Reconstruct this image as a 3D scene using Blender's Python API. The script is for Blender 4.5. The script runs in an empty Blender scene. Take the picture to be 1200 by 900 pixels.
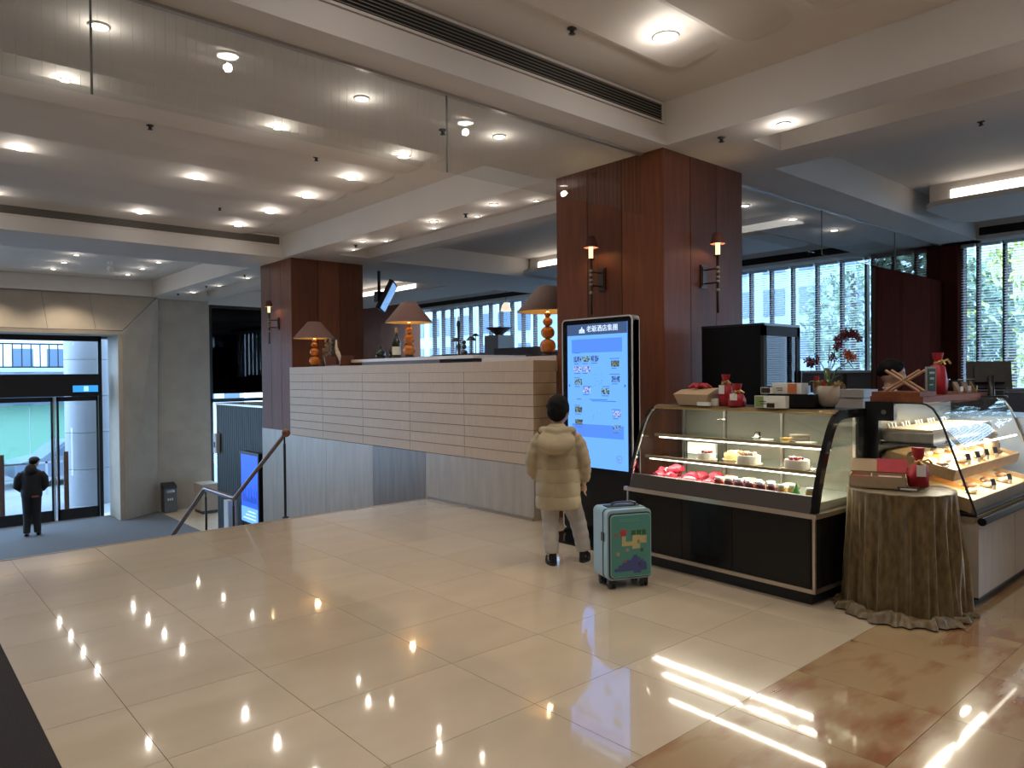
import bpy, math, random
from math import sin, cos, pi, radians, sqrt
from mathutils import Vector, Matrix
random.seed(7)
SC = bpy.context.scene
COL = SC.collection
# ------------------------------------------------------------------ camera
cam = bpy.data.cameras.new('camera'); camo = bpy.data.objects.new('camera', cam); COL.objects.link(camo)
_y, _p, _r = radians(41.4923), radians(-0.8058), radians(-0.5271)
_f = Vector((sin(_y)*cos(_p), cos(_y)*cos(_p), sin(_p))); _rt = Vector((cos(_y), -sin(_y), 0)); _up = _rt.cross(_f)
_r2 = _rt*cos(_r)+_up*sin(_r); _u2 = -_rt*sin(_r)+_up*cos(_r)
camo.matrix_world = Matrix(((_r2.x, _u2.x, -_f.x, 0), (_r2.y, _u2.y, -_f.y, 0), (_r2.z, _u2.z, -_f.z, 1.5), (0, 0, 0, 1)))
cam.sensor_width = 36; cam.lens = 36*851.3/1200; cam.clip_start = .05; cam.clip_end = 300
SC.camera = camo
# ------------------------------------------------------------------ world, exposure
W = bpy.data.worlds.new('world'); SC.world = W; W.use_nodes = True
_bg = W.node_tree.nodes['Background']; _bg.inputs[0].default_value = (.44, .69, 1, 1); _bg.inputs[1].default_value = 8.0
vs = SC.view_settings; vs.view_transform = 'Standard'; vs.look = 'None'; vs.gamma = 1; vs.use_curve_mapping = False; vs.exposure = 0.2
SC.display_settings.display_device = 'sRGB'
SC.cycles.transparent_max_bounces = 24
SC.cycles.max_bounces = 8
SC.cycles.sample_clamp_indirect = 6
SC.cycles.blur_glossy = .5
KEY = .54           # general strength of the downlights
LAMP_COL = (1, .86, .70)

def lamp(name, kind, loc, energy, color=LAMP_COL, size=.05, parent=None, **k):
    d = bpy.data.lights.new(name, kind); d.energy = energy; d.color = color
    if kind == 'AREA':
        d.shape = 'RECTANGLE'; d.size = size; d.size_y = k.get('size_y', size)
    else: d.shadow_soft_size = size
    if kind == 'SPOT': d.spot_size = radians(k.get('angle', 120)); d.spot_blend = k.get('blend', .8)
    o = bpy.data.objects.new(name, d); COL.objects.link(o); o.location = loc
    if 'rot' in k: o.rotation_euler = k['rot']
    if parent: o.parent = parent
    return o

# ------------------------------------------------------------------ materials
MATS = {}
def mat(name, col, rough=.6, metal=0, var=0.0, scale=6.0, bump=0.0, stretch=None, emit=None, es=1, coat=0, spec=.5, objvar=0, sheen=0, col2=None, detail=5, cr=(.3, .7)):
    if name in MATS: return MATS[name]
    m = bpy.data.materials.new(name); m.use_nodes = True; nt = m.node_tree; N = nt.nodes; L = nt.links
    b = N['Principled BSDF']
    b.inputs['Roughness'].default_value = rough; b.inputs['Metallic'].default_value = metal
    b.inputs['Specular IOR Level'].default_value = spec
    if coat: b.inputs['Coat Weight'].default_value = coat; b.inputs['Coat Roughness'].default_value = .045 if coat == 1 else .08; b.inputs['Coat IOR'].default_value = 1.85 if coat == 1 else 1.5
    if sheen: b.inputs['Sheen Weight'].default_value = sheen
    c = (*col, 1)
    if emit: b.inputs['Emission Color'].default_value = (*emit, 1); b.inputs['Emission Strength'].default_value = es
    g = N.new('ShaderNodeNewGeometry'); mp = N.new('ShaderNodeMapping'); L.new(g.outputs['Position'], mp.inputs[0])
    if stretch: mp.inputs['Scale'].default_value = stretch
    n = N.new('ShaderNodeTexNoise'); n.inputs['Scale'].default_value = scale; n.inputs['Detail'].default_value = detail
    L.new(mp.outputs[0], n.inputs['Vector'])
    src = None
    rp = N.new('ShaderNodeValToRGB'); L.new(n.outputs['Fac'], rp.inputs[0])
    e = rp.color_ramp.elements
    c2 = col2 if col2 else tuple(x*(1-var) for x in col)
    e[0].position = cr[0]; e[0].color = (*c2, 1); e[1].position = cr[1]; e[1].color = c
    src = rp.outputs[0]
    if objvar:
        oi = N.new('ShaderNodeObjectInfo'); ma = N.new('ShaderNodeMath'); ma.operation = 'MULTIPLY_ADD'
        ma.inputs[1].default_value = objvar*2; ma.inputs[2].default_value = 1-objvar; L.new(oi.outputs['Random'], ma.inputs[0])
        hs = N.new('ShaderNodeHueSaturation'); L.new(ma.outputs[0], hs.inputs['Value']); L.new(src, hs.inputs['Color']); src = hs.outputs[0]
        cm = N.new('ShaderNodeCombineXYZ'); sc_ = N.new('ShaderNodeMath'); sc_.operation = 'MULTIPLY'; sc_.inputs[1].default_value = 37
        L.new(oi.outputs['Random'], sc_.inputs[0])
        for i in range(3): L.new(sc_.outputs[0], cm.inputs[i])
        L.new(cm.outputs[0], mp.inputs['Location'])
    L.new(src, b.inputs['Base Color'])
    if bump:
        bp = N.new('ShaderNodeBump'); bp.inputs['Strength'].default_value = bump; bp.inputs['Distance'].default_value = .01
        L.new(n.outputs['Fac'], bp.inputs['Height']); L.new(bp.outputs[0], b.inputs['Normal'])
    MATS[name] = m
    return m
def glass(name, tint=(1, 1, 1), refl=1.0, rough=.0, ior=1.45):
    if name in MATS: return MATS[name]
    m = bpy.data.materials.new(name); m.use_nodes = True; nt = m.node_tree; N = nt.nodes; L = nt.links
    N.remove(N['Principled BSDF']); out = N['Material Output']
    t = N.new('ShaderNodeBsdfTransparent'); t.inputs[0].default_value = (*tint, 1)
    g = N.new('ShaderNodeBsdfGlossy'); g.inputs['Roughness'].default_value = rough
    lw = N.new('ShaderNodeLayerWeight'); lw.inputs['Blend'].default_value = .5
    pw = N.new('ShaderNodeMath'); pw.operation = 'POWER'; pw.inputs[1].default_value = 5; L.new(lw.outputs['Facing'], pw.inputs[0])
    r0 = ((ior-1)/(ior+1))**2
    mu = N.new('ShaderNodeMath'); mu.operation = 'MULTIPLY_ADD'; mu.inputs[1].default_value = (1-r0)*refl*.7; mu.inputs[2].default_value = r0*refl; mu.use_clamp = True; L.new(pw.outputs[0], mu.inputs[0])
    mx = N.new('ShaderNodeMixShader'); L.new(mu.outputs[0], mx.inputs[0]); L.new(t.outputs[0], mx.inputs[1]); L.new(g.outputs[0], mx.inputs[2])
    L.new(mx.outputs[0], out.inputs[0]); MATS[name] = m
    return m
def emis(name, col, s):
    return mat(name, tuple(min(1, x*.8) for x in col), .5, emit=col, es=s)

plaster = mat('painted_plaster', (.66, .61, .56), .75, var=.04, scale=2)
floorm = mat('cream_marble', (.62, .505, .37), .22, var=.10, scale=1.6, objvar=.035, stretch=(1, 2.2, 1), spec=.3, coat=1)
tanm = mat('tan_marble', (.40, .27, .145), .2, scale=1.8, objvar=.05, stretch=(1, 2.6, 1), col2=(.27, .105, .045), cr=(.34, .50), detail=9, coat=1)
grout = mat('grout', (.30, .21, .13), .7)
redwood = mat('red_wood_veneer', (.175, .056, .024), .45, var=.30, scale=9, stretch=(3, 3, .25), objvar=.30, spec=.16)
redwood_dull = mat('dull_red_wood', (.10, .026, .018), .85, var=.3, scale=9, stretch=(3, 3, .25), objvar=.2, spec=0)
oak = mat('pale_oak_veneer', (.58, .42, .27), .45, var=.12, scale=14, stretch=(1, 3, .35), objvar=.035)
oakgap = mat('cladding_joint', (.14, .08, .05), .8)
marblew = mat('grey_beige_marble', (.47, .41, .34), .30, var=.22, scale=3.0, stretch=(1, 3.5, .5), objvar=.03, detail=8)
marbled = mat('brown_grey_marble', (.225, .175, .135), .28, var=.30, scale=3.0, stretch=(1, 3.5, .5), detail=8)
lime = mat('limestone', (.44, .375, .30), .6, var=.14, scale=2.5, objvar=.03)
black = mat('black_metal', (.012, .012, .014), .35)
blackg = mat('black_gloss', (.009, .009, .010), .12, spec=.3)
blackm = mat('black_matte', (.02, .02, .022), .7)
steel = mat('brushed_steel', (.62, .58, .52), .28, metal=1, var=.1, scale=40, stretch=(1, 1, 8))
chrome = mat('chrome', (.8, .8, .8), .12, metal=1)
bronze = mat('dark_bronze', (.07, .045, .03), .4, metal=.7)
brass = mat('brass', (.62, .45, .18), .3, metal=1)
clear = glass('clear_glass')
caseg = glass('case_glass', (.97, .99, .97), 1.0)
curtg = glass('smoke_glass', (.93, .945, .94), 1.15)
darkg = glass('dark_glass', (.05, .08, .10), 1.4)
winm = mat('brown_mullion', (.045, .02, .015), .5)
slatm = mat('white_slat', (.60, .66, .72), .5)
carpet = mat('brown_carpet', (.035, .024, .020), .95, var=.75, scale=160, bump=.6)
matm = mat('grey_entrance_mat', (.12, .13, .145), .9, var=.3, scale=60, stretch=(1, 8, 1), bump=.3)

# ------------------------------------------------------------------ mesh builder
class MB:
    def __init__(s): s.v = []; s.f = []; s.mi = []; s.sm = []; s.m = 0
    def add(s, vs, fs, smooth=False):
        o = len(s.v); s.v += [tuple(x) for x in vs]
        for f in fs: s.f.append(tuple(i+o for i in f)); s.mi.append(s.m); s.sm.append(smooth)
        return s
    def box(s, a, b, rz=0, c=None):
        x0, y0, z0 = a; x1, y1, z1 = b
        P = [(x0, y0, z0), (x1, y0, z0), (x1, y1, z0), (x0, y1, z0), (x0, y0, z1), (x1, y0, z1), (x1, y1, z1), (x0, y1, z1)]
        if rz:
            cx, cy = c if c else ((x0+x1)/2, (y0+y1)/2)
            P = [(cx+(x-cx)*cos(rz)-(y-cy)*sin(rz), cy+(x-cx)*sin(rz)+(y-cy)*cos(rz), z) for x, y, z in P]
        return s.add(P, [(0, 3, 2, 1), (4, 5, 6, 7), (0, 1, 5, 4), (1, 2, 6, 5), (2, 3, 7, 6), (3, 0, 4, 7)])
    def mbox(s, M, a, b):
        n = len(s.v); s.box(a, b)
        for i in range(n, len(s.v)): s.v[i] = tuple(M @ Vector(s.v[i]))
        return s
    def rbox(s, a, b, r=.01, ax=2, n=4):
        # box with rounded vertical (ax) edges
        x0, y0, z0 = a; x1, y1, z1 = b
        o = [1, 2, 0] if ax == 0 else ([0, 2, 1] if ax == 1 else [0, 1, 2])
        A = [a[o[0]], a[o[1]], a[o[2]]]; B = [b[o[0]], b[o[1]], b[o[2]]]
        poly = []
        for cx, cy, t0 in ((B[0]-r, B[1]-r, 0), (A[0]+r, B[1]-r, 90), (A[0]+r, A[1]+r, 180), (B[0]-r, A[1]+r, 270)):
            for k in range(n+1):
                t = radians(t0+90*k/n); poly.append((cx+r*cos(t), cy+r*sin(t)))
        m = len(poly); P = []
        for z in (A[2], B[2]):
            for p in poly:
                q = [0, 0, 0]; q[o[0]] = p[0]; q[o[1]] = p[1]; q[o[2]] = z; P.append(q)
        return s.add(P, [tuple(range(m))[::-1], tuple(range(m, 2*m))]+[(i, (i+1) % m, m+(i+1) % m, m+i) for i in range(m)])
    def rings(s, R, cap=True, smooth=True, closed=True):
        n = len(R[0]); o = []; P = [p for r in R for p in r]; F = []
        for i in range(len(R)-1):
            for j in range(n if closed else n-1):
                F.append((i*n+j, i*n+(j+1) % n, (i+1)*n+(j+1) % n, (i+1)*n+j))
        s.add(P, F, smooth)
        if cap and closed:
            s.add(R[0], [tuple(range(n))[::-1]]); s.add(R[-1], [tuple(range(n))])
        return s
    def lathe(s, prof, c=(0, 0, 0), n=20, smooth=True, cap=True):
        R = [[(c[0]+r*cos(2*pi*j/n), c[1]+r*sin(2*pi*j/n), c[2]+z) for j in range(n)] for r, z in prof]
        return s.rings(R, cap, smooth)
    def tube(s, pts, r, n=8, cap=True, smooth=True):
        pts = [Vector(p) for p in pts]; rr = r if isinstance(r, (list, tuple)) else [r]*len(pts); R = []; up = None
        for i, p in enumerate(pts):
            d = (pts[min(i+1, len(pts)-1)]-pts[max(i-1, 0)]).normalized()
            if up is None: up = Vector((0, 0, 1)) if abs(d.z) < .95 else Vector((0, 1, 0))
            a = d.cross(up)
            if a.length < .05: a = d.cross(Vector((0, 1, 0))) if abs(d.y) < .9 else d.cross(Vector((1, 0, 0)))
            a.normalize(); b = a.cross(d); up = b
            q = rr[i] if isinstance(rr[i], (list, tuple)) else (rr[i], rr[i])
            R.append([tuple(p+a*q[0]*cos(2*pi*j/n)+b*q[1]*sin(2*pi*j/n)) for j in range(n)])
        return s.rings(R, cap, smooth)
    def sph(s, c, r, n=14, k=9, M=None):
        r = (r, r, r) if not isinstance(r, (list, tuple)) else r; R = []
        for i in range(1, k):
            t = pi*i/k; R.append([(r[0]*sin(t)*cos(2*pi*j/n), r[1]*sin(t)*sin(2*pi*j/n), -r[2]*cos(t)) for j in range(n)])
        P = [p for q in R for p in q]+[(0, 0, -r[2]), (0, 0, r[2])]; F = []
        for i in range(len(R)-1):
            for j in range(n): F.append((i*n+j, i*n+(j+1) % n, (i+1)*n+(j+1) % n, (i+1)*n+j))
        b = len(P)-2; l = (len(R)-1)*n
        for j in range(n): F.append((b, (j+1) % n, j)); F.append((b+1, l+j, l+(j+1) % n))
        if M: P = [tuple(M @ Vector(p)) for p in P]
        P = [(x+c[0], y+c[1], z+c[2]) for x, y, z in P]
        return s.add(P, F, True)
    def prism(s, poly, ax, a, b):
        # extrude 2D poly along axis ax from a to b
        def q(p, t): return (t, p[0], p[1]) if ax == 0 else ((p[0], t, p[1]) if ax == 1 else (p[0], p[1], t))
        n = len(poly)
        return s.add([q(p, a) for p in poly]+[q(p, b) for p in poly], [tuple(range(n))[::-1], tuple(range(n, 2*n))]+[(i, (i+1) % n, n+(i+1) % n, n+i) for i in range(n)])
    def mesh(s, name, mats):
        me = bpy.data.meshes.new(name); me.from_pydata(s.v, [], s.f)
        for m in (mats if isinstance(mats, (list, tuple)) else [mats]): me.materials.append(m)
        me.polygons.foreach_set('material_index', s.mi); me.polygons.foreach_set('use_smooth', s.sm)
        me.update()
        import bmesh
        b = bmesh.new(); b.from_mesh(me); bmesh.ops.recalc_face_normals(b, faces=b.faces); b.to_mesh(me); b.free()
        return me
def tag(o, label=None, cat=None, group=None, kind=None):
    if label: o['label'] = label
    if cat: o['category'] = cat
    if group: o['group'] = group
    if kind: o['kind'] = kind
    return o
def ob(name, mb, m, parent=None, **k):
    me = mb.mesh(name, m) if isinstance(mb, MB) else mb
    o = bpy.data.objects.new(name, me); COL.objects.link(o)
    if parent: o.parent = parent
    return tag(o, **k)
def th(name, label, cat, loc=(0, 0, 0), rz=0, group=None):
    o = bpy.data.objects.new(name, None); COL.objects.link(o); o.location = loc; o.rotation_euler = (0, 0, rz)
    return tag(o, label, cat, group)
def struct(name, mb, m, parent=None): return ob(name, mb, m, parent, kind=None if parent else 'structure')
def dup(root, loc=None, rz=None, label=None, group=None, scale=None):
    def cp(o, par):
        c = o.copy(); COL.objects.link(c); c.parent = par
        for ch in list(KIDS.get(o.name, [])): cp(ch, c)
        return c
    KIDS = {}
    def walk(o):
        KIDS[o.name] = list(o.children)
        for ch in o.children: walk(ch)
    walk(root); c = cp(root, None)
    if loc is not None: c.location = loc
    if rz is not None: c.rotation_euler = (0, 0, rz)
    if label: c['label'] = label
    if group: c['group'] = group
    if scale: c.scale = scale
    return c
B = lambda *a, **k: MB().box(*a, **k)
def blob(name, mb, m, parent, voxel=.012, smooth=3, sub=0, **k):
    # union of shapes fused to one continuous surface
    o = ob(name, mb, m, parent, **k)
    r = o.modifiers.new('fuse', 'REMESH'); r.mode = 'VOXEL'; r.voxel_size = voxel; r.use_smooth_shade = True
    if smooth:
        s_ = o.modifiers.new('soften', 'SMOOTH'); s_.iterations = smooth; s_.factor = .6
    return o
def text(s, size, m, parent, M, name='lettering', depth=.001, align='CENTER'):
    c = bpy.data.curves.new(name, 'FONT'); c.body = s; c.size = size; c.align_x = align; c.align_y = 'CENTER'; c.extrude = depth; c.resolution_u = 3
    o = bpy.data.objects.new(name, c); COL.objects.link(o)
    bpy.context.view_layer.update()
    me = bpy.data.meshes.new_from_object(o.evaluated_get(bpy.context.evaluated_depsgraph_get()))
    bpy.data.objects.remove(o); me.transform(M); me.materials.clear(); me.materials.append(m); me.name = name
    return ob(name, me, m, parent)
# text frames: face -x (read with +x-normal toward -x): right = -y, up = z
FACE_NX = Matrix(((0, 0, -1, 0), (-1, 0, 0, 0), (0, 1, 0, 0), (0, 0, 0, 1)))
FACE_NY = Matrix(((1, 0, 0, 0), (0, 0, -1, 0), (0, 1, 0, 0), (0, 0, 0, 1)))
# ================================================================== STRUCTURE
ZS = 3.52
# ---- main floor: substrate and stone tiles
fl = struct('floor', MB().box((-6, -6, -.30), (5.04, 7.24, -.008)).box((5.04, -6, -.30), (13.6, 7.24, -.008)).box((5.46, 7.24, -.30), (13.6, 13.08, -.008)).box((9.8, 13.08, -.30), (13.6, 20.3, -.008)), grout)
xs = [.53, .85, 1.467, 2.24, 2.86, 3.50, 4.14, 4.75, 5.36, 6.0]
ys = [1.775, 2.397, 3.025, 3.63, 4.25, 4.87, 5.49, 6.11, 6.69, 7.262]
unit = B((0, 0, -.012), (1, 1, 0)).mesh('tile', floorm); unit_t = B((0, 0, -.012), (1, 1, 0)).mesh('tile', tanm)
def tile(x0, y0, x1, y1, me, g=.0028, z=0, par=None):
    o = ob('tile', me, None, par or fl); o.location = (x0+g/2, y0+g/2, z); o.scale = (x1-x0-g, y1-y0-g, 1); return o
for i in range(len(xs)-1):
    for j in range(len(ys)-1):
        if xs[i] >= 5.0 and ys[j] > 5.4: continue
        x1 = min(xs[i+1], 5.05) if ys[j] > 5.4 else xs[i+1]
        tile(xs[i], ys[j], x1, ys[j+1], unit)
txs = [.53, 1.467, 2.16, 2.86, 3.46, 4.08, 4.70, 5.32, 5.94, 6.56, 7.18]; tys = [-.21, .45, 1.114, 1.775]
for i in range(len(txs)-1):
    for j in range(len(tys)-1): tile(txs[i], tys[j], txs[i+1], tys[j+1], unit_t)
struct('floor', MB().box((6.56+.62, -6, -.008), (13.2, 1.775, 0)).box((.53, -6, -.008), (7.18, -.21, 0)).box((6.0, 1.775, -.008), (13.2, 13.0, 0)), tanm, fl).name = 'floor_stone'
tag(struct('floor', B((-6, -6, -.008), (.528, 7.24, .006)), carpet), kind='structure').name = 'carpet_floor'
struct('stair_nosing', B((-6, 7.24, -.06), (5.04, 7.275, .002)), mat('nosing_stone', (.30, .24, .18), .3))
# ---- stairs going down
st = struct('stairs', B((-6, 8.75, -1.98), (5.04, 9.75, -.99)), lime)
for k in range(1, 6):
    struct('step', B((-6, 7.27+(k-1)*.29, -1.98), (5.04, 7.27+k*.29, -.165*k)), lime, st)
    struct('step', B((-6, 9.75+(k-1)*.29, -1.98), (5.04, 9.75+k*.29, -.99-.165*k)), lime, st)
struct('floor', B((-6, 11.2, -2.10), (13.4, 20.9, -1.98)), mat('lower_cream_stone', (.60, .50, .38), .25, var=.12, scale=2)).name = 'lower_floor'
struct('lower_floor_mat', B((-5, 12.0, -1.979), (5.53, 20.4, -1.965)), matm)
# ---- marble wall along the stairs and below the counter
wb = struct('wall_stair', MB().box((5.055, 5.40, -2.0), (5.35, 11.1, .555)).box((5.43, 11.1, -2.0), (6.7, 13.08, .54)), grout)
def panel(a, b, m, par, name='panel'): return struct(name, B(a, b), m, par)
panel((5.035, 5.372, .0), (5.056, 7.285, .557), marblew, wb)
panel((5.035, 7.289, -1.98), (5.056, 8.52, .557), marbled, wb)
panel((5.035, 8.524, -1.98), (5.056, 9.85, .557), marblew, wb); panel((5.035, 9.854, -1.98), (5.056, 11.1, .557), marblew, wb)
panel((5.41, 11.1, -1.98), (5.431, 11.72, .545), marblew, wb); panel((5.41, 11.724, -1.98), (5.431, 12.45, .545), marblew, wb); panel((5.41, 12.454, -1.98), (5.431, 13.08, .545), marblew, wb)
panel((5.056, 5.372, 0), (5.36, 5.401, .557), marblew, wb)
struct('baseboard_counter', B((5.02, 5.375, 0), (5.037, 7.24, .03)), mat('base_dark_strip', (.22, .18, .14), .4))  # dark brown strip along the foot of the marble wall
# ---- columns clad in red wood
def column(x0, y0, x1, y1, z0, jx, jy, z1=3.535, redwood=redwood):
    c = struct('column', B((x0+.02, y0+.02, z0), (x1-.02, y1-.02, z1)), mat('wood_core', (.05, .015, .01), .6))
    g = .009
    for a, b in zip(jy[:-1], jy[1:]):
        struct('panel', B((x0, a+g/2, z0), (x0+.021, b-g/2, z1)), redwood, c)
    for a, b in zip(jx[:-1], jx[1:]):
        struct('panel', B((a+g/2, y0, z0), (b-g/2, y0+.021, z1)), redwood, c)
    struct('panel', B((x0+.02, y1-.021, z0), (x1, y1, z1)), redwood, c); struct('panel', B((x1-.021, y0+.02, z0), (x1, y1-.02, z1)), redwood, c)
    return c
cA = column(5.37, 4.0, 6.69, 5.355, 0, [5.37, 5.79, 6.22, 6.69], [4.0, 4.48, 4.92, 5.355])
cB = column(5.42, 11.8, 6.81, 13.08, .54, [5.42, 5.92, 6.34, 6.81], [11.8, 12.22, 12.65, 13.08])
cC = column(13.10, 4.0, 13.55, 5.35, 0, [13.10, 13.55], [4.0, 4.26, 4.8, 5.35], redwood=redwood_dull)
# wood partition under the glass by the window
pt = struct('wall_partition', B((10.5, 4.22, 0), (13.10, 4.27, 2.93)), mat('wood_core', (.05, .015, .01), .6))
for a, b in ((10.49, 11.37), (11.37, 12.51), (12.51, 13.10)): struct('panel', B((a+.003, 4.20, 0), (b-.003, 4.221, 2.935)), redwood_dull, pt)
# ---- ceiling
def frame(x0, y0, x1, y1, z0, z1, holes):
    """slab with a rectangular recess (hx0,hy0,hx1,hy1)"""
    m = MB()
    for (a, b, c, d) in holes:
        m.box((x0, b, z0), (a, d, z1)).box((c, b, z0), (x1, d, z1))
    cuts = sorted([(h[1], h[3]) for h in holes]); y = y0
    for a, d in cuts:
        if a > y: m.box((x0, y, z0), (x1, a, z1))
        y = d
    if y < y1: m.box((x0, y, z0), (x1, y1, z1))
    return m
ce = struct('ceiling', B((-6, -6, 4.30), (13.6, 20.9, 4.42)), plaster)
def beam(mb, name='beam'): return struct(name, mb, plaster, ce)
tr = [(5.80, -6, 6.28, 3.36), (5.93, 5.75, 6.50, 11.05), (5.93, 13.6, 6.50, 19.0)]
beam(frame(5.34, -6, 6.80, 20.1, ZS, 4.31, [(5.80, -5.9, 6.28, 3.36)]+tr[1:]))
for (a, b, c, d) in tr: struct('trough_panel', B((a-.02, b-.02, ZS+.16), (c+.02, d+.02, ZS+.20)), plaster, ce)
# cross beams; upper fascia slightly set back with an air vent
def xbeam(y0, y1, x0=-6, x1=5.341):
    beam(MB().box((x0, y0, ZS), (x1, y1, ZS+.17)).box((x0, y0+.015, ZS+.17), (x1, y1-.015, 4.31)))
xbeam(3.94, 5.46); xbeam(11.93, 13.38); xbeam(19.62, 20.9)
for y0, y1, x0, x1 in ((3.70, 5.46, 6.799, 13.6), (11.2, 13.38, 6.799, 13.6)): beam(B((x0, y0, ZS), (x1, y1, 4.31)))
beam(B((12.95, -6, ZS), (13.6, 20.9, 4.31)))
def vent(y, x0, x1, z0, z1, n):
    v = struct('air_vent', B((x0, y-.004, z0), (x1, y+.012, z1)), mat('vent_dark', (.015, .014, .013), .8), ce)
    fm = MB().box((x0-.02, y-.016, z1), (x1+.02, y+.01, z1+.018)).box((x0-.02, y-.016, z0-.018), (x1+.02, y+.01, z0)).box((x1, y-.016, z0), (x1+.02, y+.01, z1))
    struct('vent_frame', fm, plaster, v)
    for k in range(n):
        z = z0+(z1-z0)*(k+.5)/n
        struct('slat', MB().prism([(y-.018, z-.006), (y-.004, z+.002), (y-.004, z+.009), (y-.018, z+.001)], 0, x0, x1), mat('vent_slat', (.20, .175, .15), .6), v)
vent(3.95, -4, 5.28, ZS+.20, ZS+.345, 6)
vent(11.94, -4, 5.28, ZS+.22, ZS+.35, 8)
# recessed bays with wedge shaped ribs
struct('bay_panel', MB().box((-6, -6, 3.90), (5.35, 3.96, 3.93)).box((-6, 5.44, 3.90), (5.35, 11.95, 3.93)).box((-6, 13.36, 3.90), (5.35, 19.65, 3.93)), plaster, ce)
struct('bay_panel', MB().box((6.79, -6, 3.90), (13, 3.72, 3.93)).box((6.79, 5.44, 3.90), (13, 11.3, 3.93)).box((6.79, 13.36, 3.90), (13, 20.5, 3.93)), plaster, ce)
ribm = None
def ribs(y0, n, x1=4.85, p=.5835):
    global ribm
    for k in range(n):
        y = y0+k*p
        if ribm is None:
            w = .50; q = [(0, 3.905), (w*.5, 3.865), (w*.92, 3.825), (w, 3.84), (w, 3.905)]
            q = [(yy, 3.905-(3.905-zz)*.7) for yy, zz in q]; m = MB(); R = []
            for xx, s_ in ((-6, 1), (4.62, 1), (4.76, .75), (4.85, .15)):
                R.append([(xx, yy*(.4+.6*s_)+.15*(1-s_), 3.905-(3.905-zz)*s_) for yy, zz in q])
            m.rings(R, smooth=False); ribm = m.mesh('rib', plaster)
        o = ob('rib', ribm, None, ce); o.location = (0, y, 0)
ribs(-2.9, 11); ribs(5.62, 11); ribs(13.55, 10)
# lounge rafts with cove faces along the window side that glow by their own emission
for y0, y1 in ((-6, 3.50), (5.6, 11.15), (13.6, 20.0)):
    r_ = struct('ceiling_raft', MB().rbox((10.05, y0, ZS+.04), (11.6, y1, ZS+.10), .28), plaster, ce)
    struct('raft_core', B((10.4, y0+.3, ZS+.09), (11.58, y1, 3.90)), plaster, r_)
    struct('glowing_cove_face', B((10.385, (2.15 if y1 == 3.50 else y1-4.6), ZS+.125), (10.402, y1-.25, 3.80)), emis('cove_glow', (1, .95, .88), 3), r_)  # emissive strip stands in for a cove face lit by a hidden lamp
for y0, y1 in ((-6, 3.65), (5.5, 11.1), (13.5, 20)):
    v = struct('air_vent', B((12.93, y0, ZS+.06), (12.952, y1, ZS+.18)), mat('vent_dark', (.015, .014, .013), .8), ce)
# ---- outer walls
beige = mat('beige_wall', (.50, .44, .37), .7, var=.08, scale=2)
struct('wall_left', B((-6.2, -6, -2.1), (-6, 20.9, 4.4)), beige)
struct('wall_back', B((-6.2, -6.2, -.3), (13.6, -6, 4.4)), beige)
struct('wall_lounge_end', B((9.7, 19.9, -.3), (13.6, 20.1, 4.3)), redwood)
struct('wall_bar', MB().box((6.6, 13.08, -2.0), (6.75, 13.4, 2.6)), redwood)
wr = struct('wall_window', MB().box((13.3, -6, -.3), (13.5, 4.2, 1.2)).box((13.3, 4.2, -.3), (13.5, 10.5, 1.47)).box((13.3, 10.5, -.3), (13.5, 20.9, 2.08)), mat('grey_sill', (.18, .17, .17), .6))
struct('wall_far_header', B((6.87, 20.1, 3.44), (9.8, 20.6, 4.3)), plaster)
struct('wall_header', B((13.28, -6, 3.50), (13.5, 20.9, 4.3)), plaster)
# far wall, splayed stone portal
wf = struct('wall_far', MB().box((5.52, 20.12, -2.0), (6.87, 20.6, 4.2)).box((-6, 20.5, 2.47), (5.6, 20.7, 4.2)), grout)
panel((5.50, 20.10, .09), (6.87, 20.121, 3.53), lime, wf); panel((5.50, 20.10, -1.98), (6.87, 20.121, .086), lime, wf)
panel((6.87, 20.10, -1.98), (6.89, 20.6, 3.53), lime, wf)
po = struct('entrance_portal', MB().box((4.50, 19.42, -1.98), (4.62, 20.44, 2.60)), lime)
def hexa(P, m, par, name='panel'):
    return struct(name, MB().add(P, [(0, 1, 2, 3), (7, 6, 5, 4), (0, 4, 5, 1), (1, 5, 6, 2), (2, 6, 7, 3), (3, 7, 4, 0)]), m, par)
# splayed jamb on the right
hexa([(4.60, 19.40, -1.98), (5.52, 20.10, -1.98), (5.52, 19.80, 3.53), (4.60, 19.40, 2.62), (4.62, 20.2, -1.98), (5.52, 20.2, -1.98), (5.52, 20.2, 3.53), (4.62, 20.2, 2.62)], lime, po)
# splayed header panels
jx = [-6, -1.0, .95, 2.02, 3.06, 4.03, 4.60]; jt = [-6, -1.2, .8, 1.95, 3.0, 3.98, 5.50]
for i in range(len(jx)-1):
    a, b, c, d = jx[i]+.003, jx[i+1]-.003, jt[i]+.003, jt[i+1]-.003
    hexa([(a, 19.40, 2.63), (b, 19.40, 2.63), (d, 19.78, 3.53), (c, 19.78, 3.53), (a, 20.2, 2.63), (b, 20.2, 2.63), (d, 20.2, 3.53), (c, 20.2, 3.53)], lime, po)
struct('header_soffit', B((-6, 19.40, 2.53), (4.62, 20.5, 2.62)), lime, po)
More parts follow.
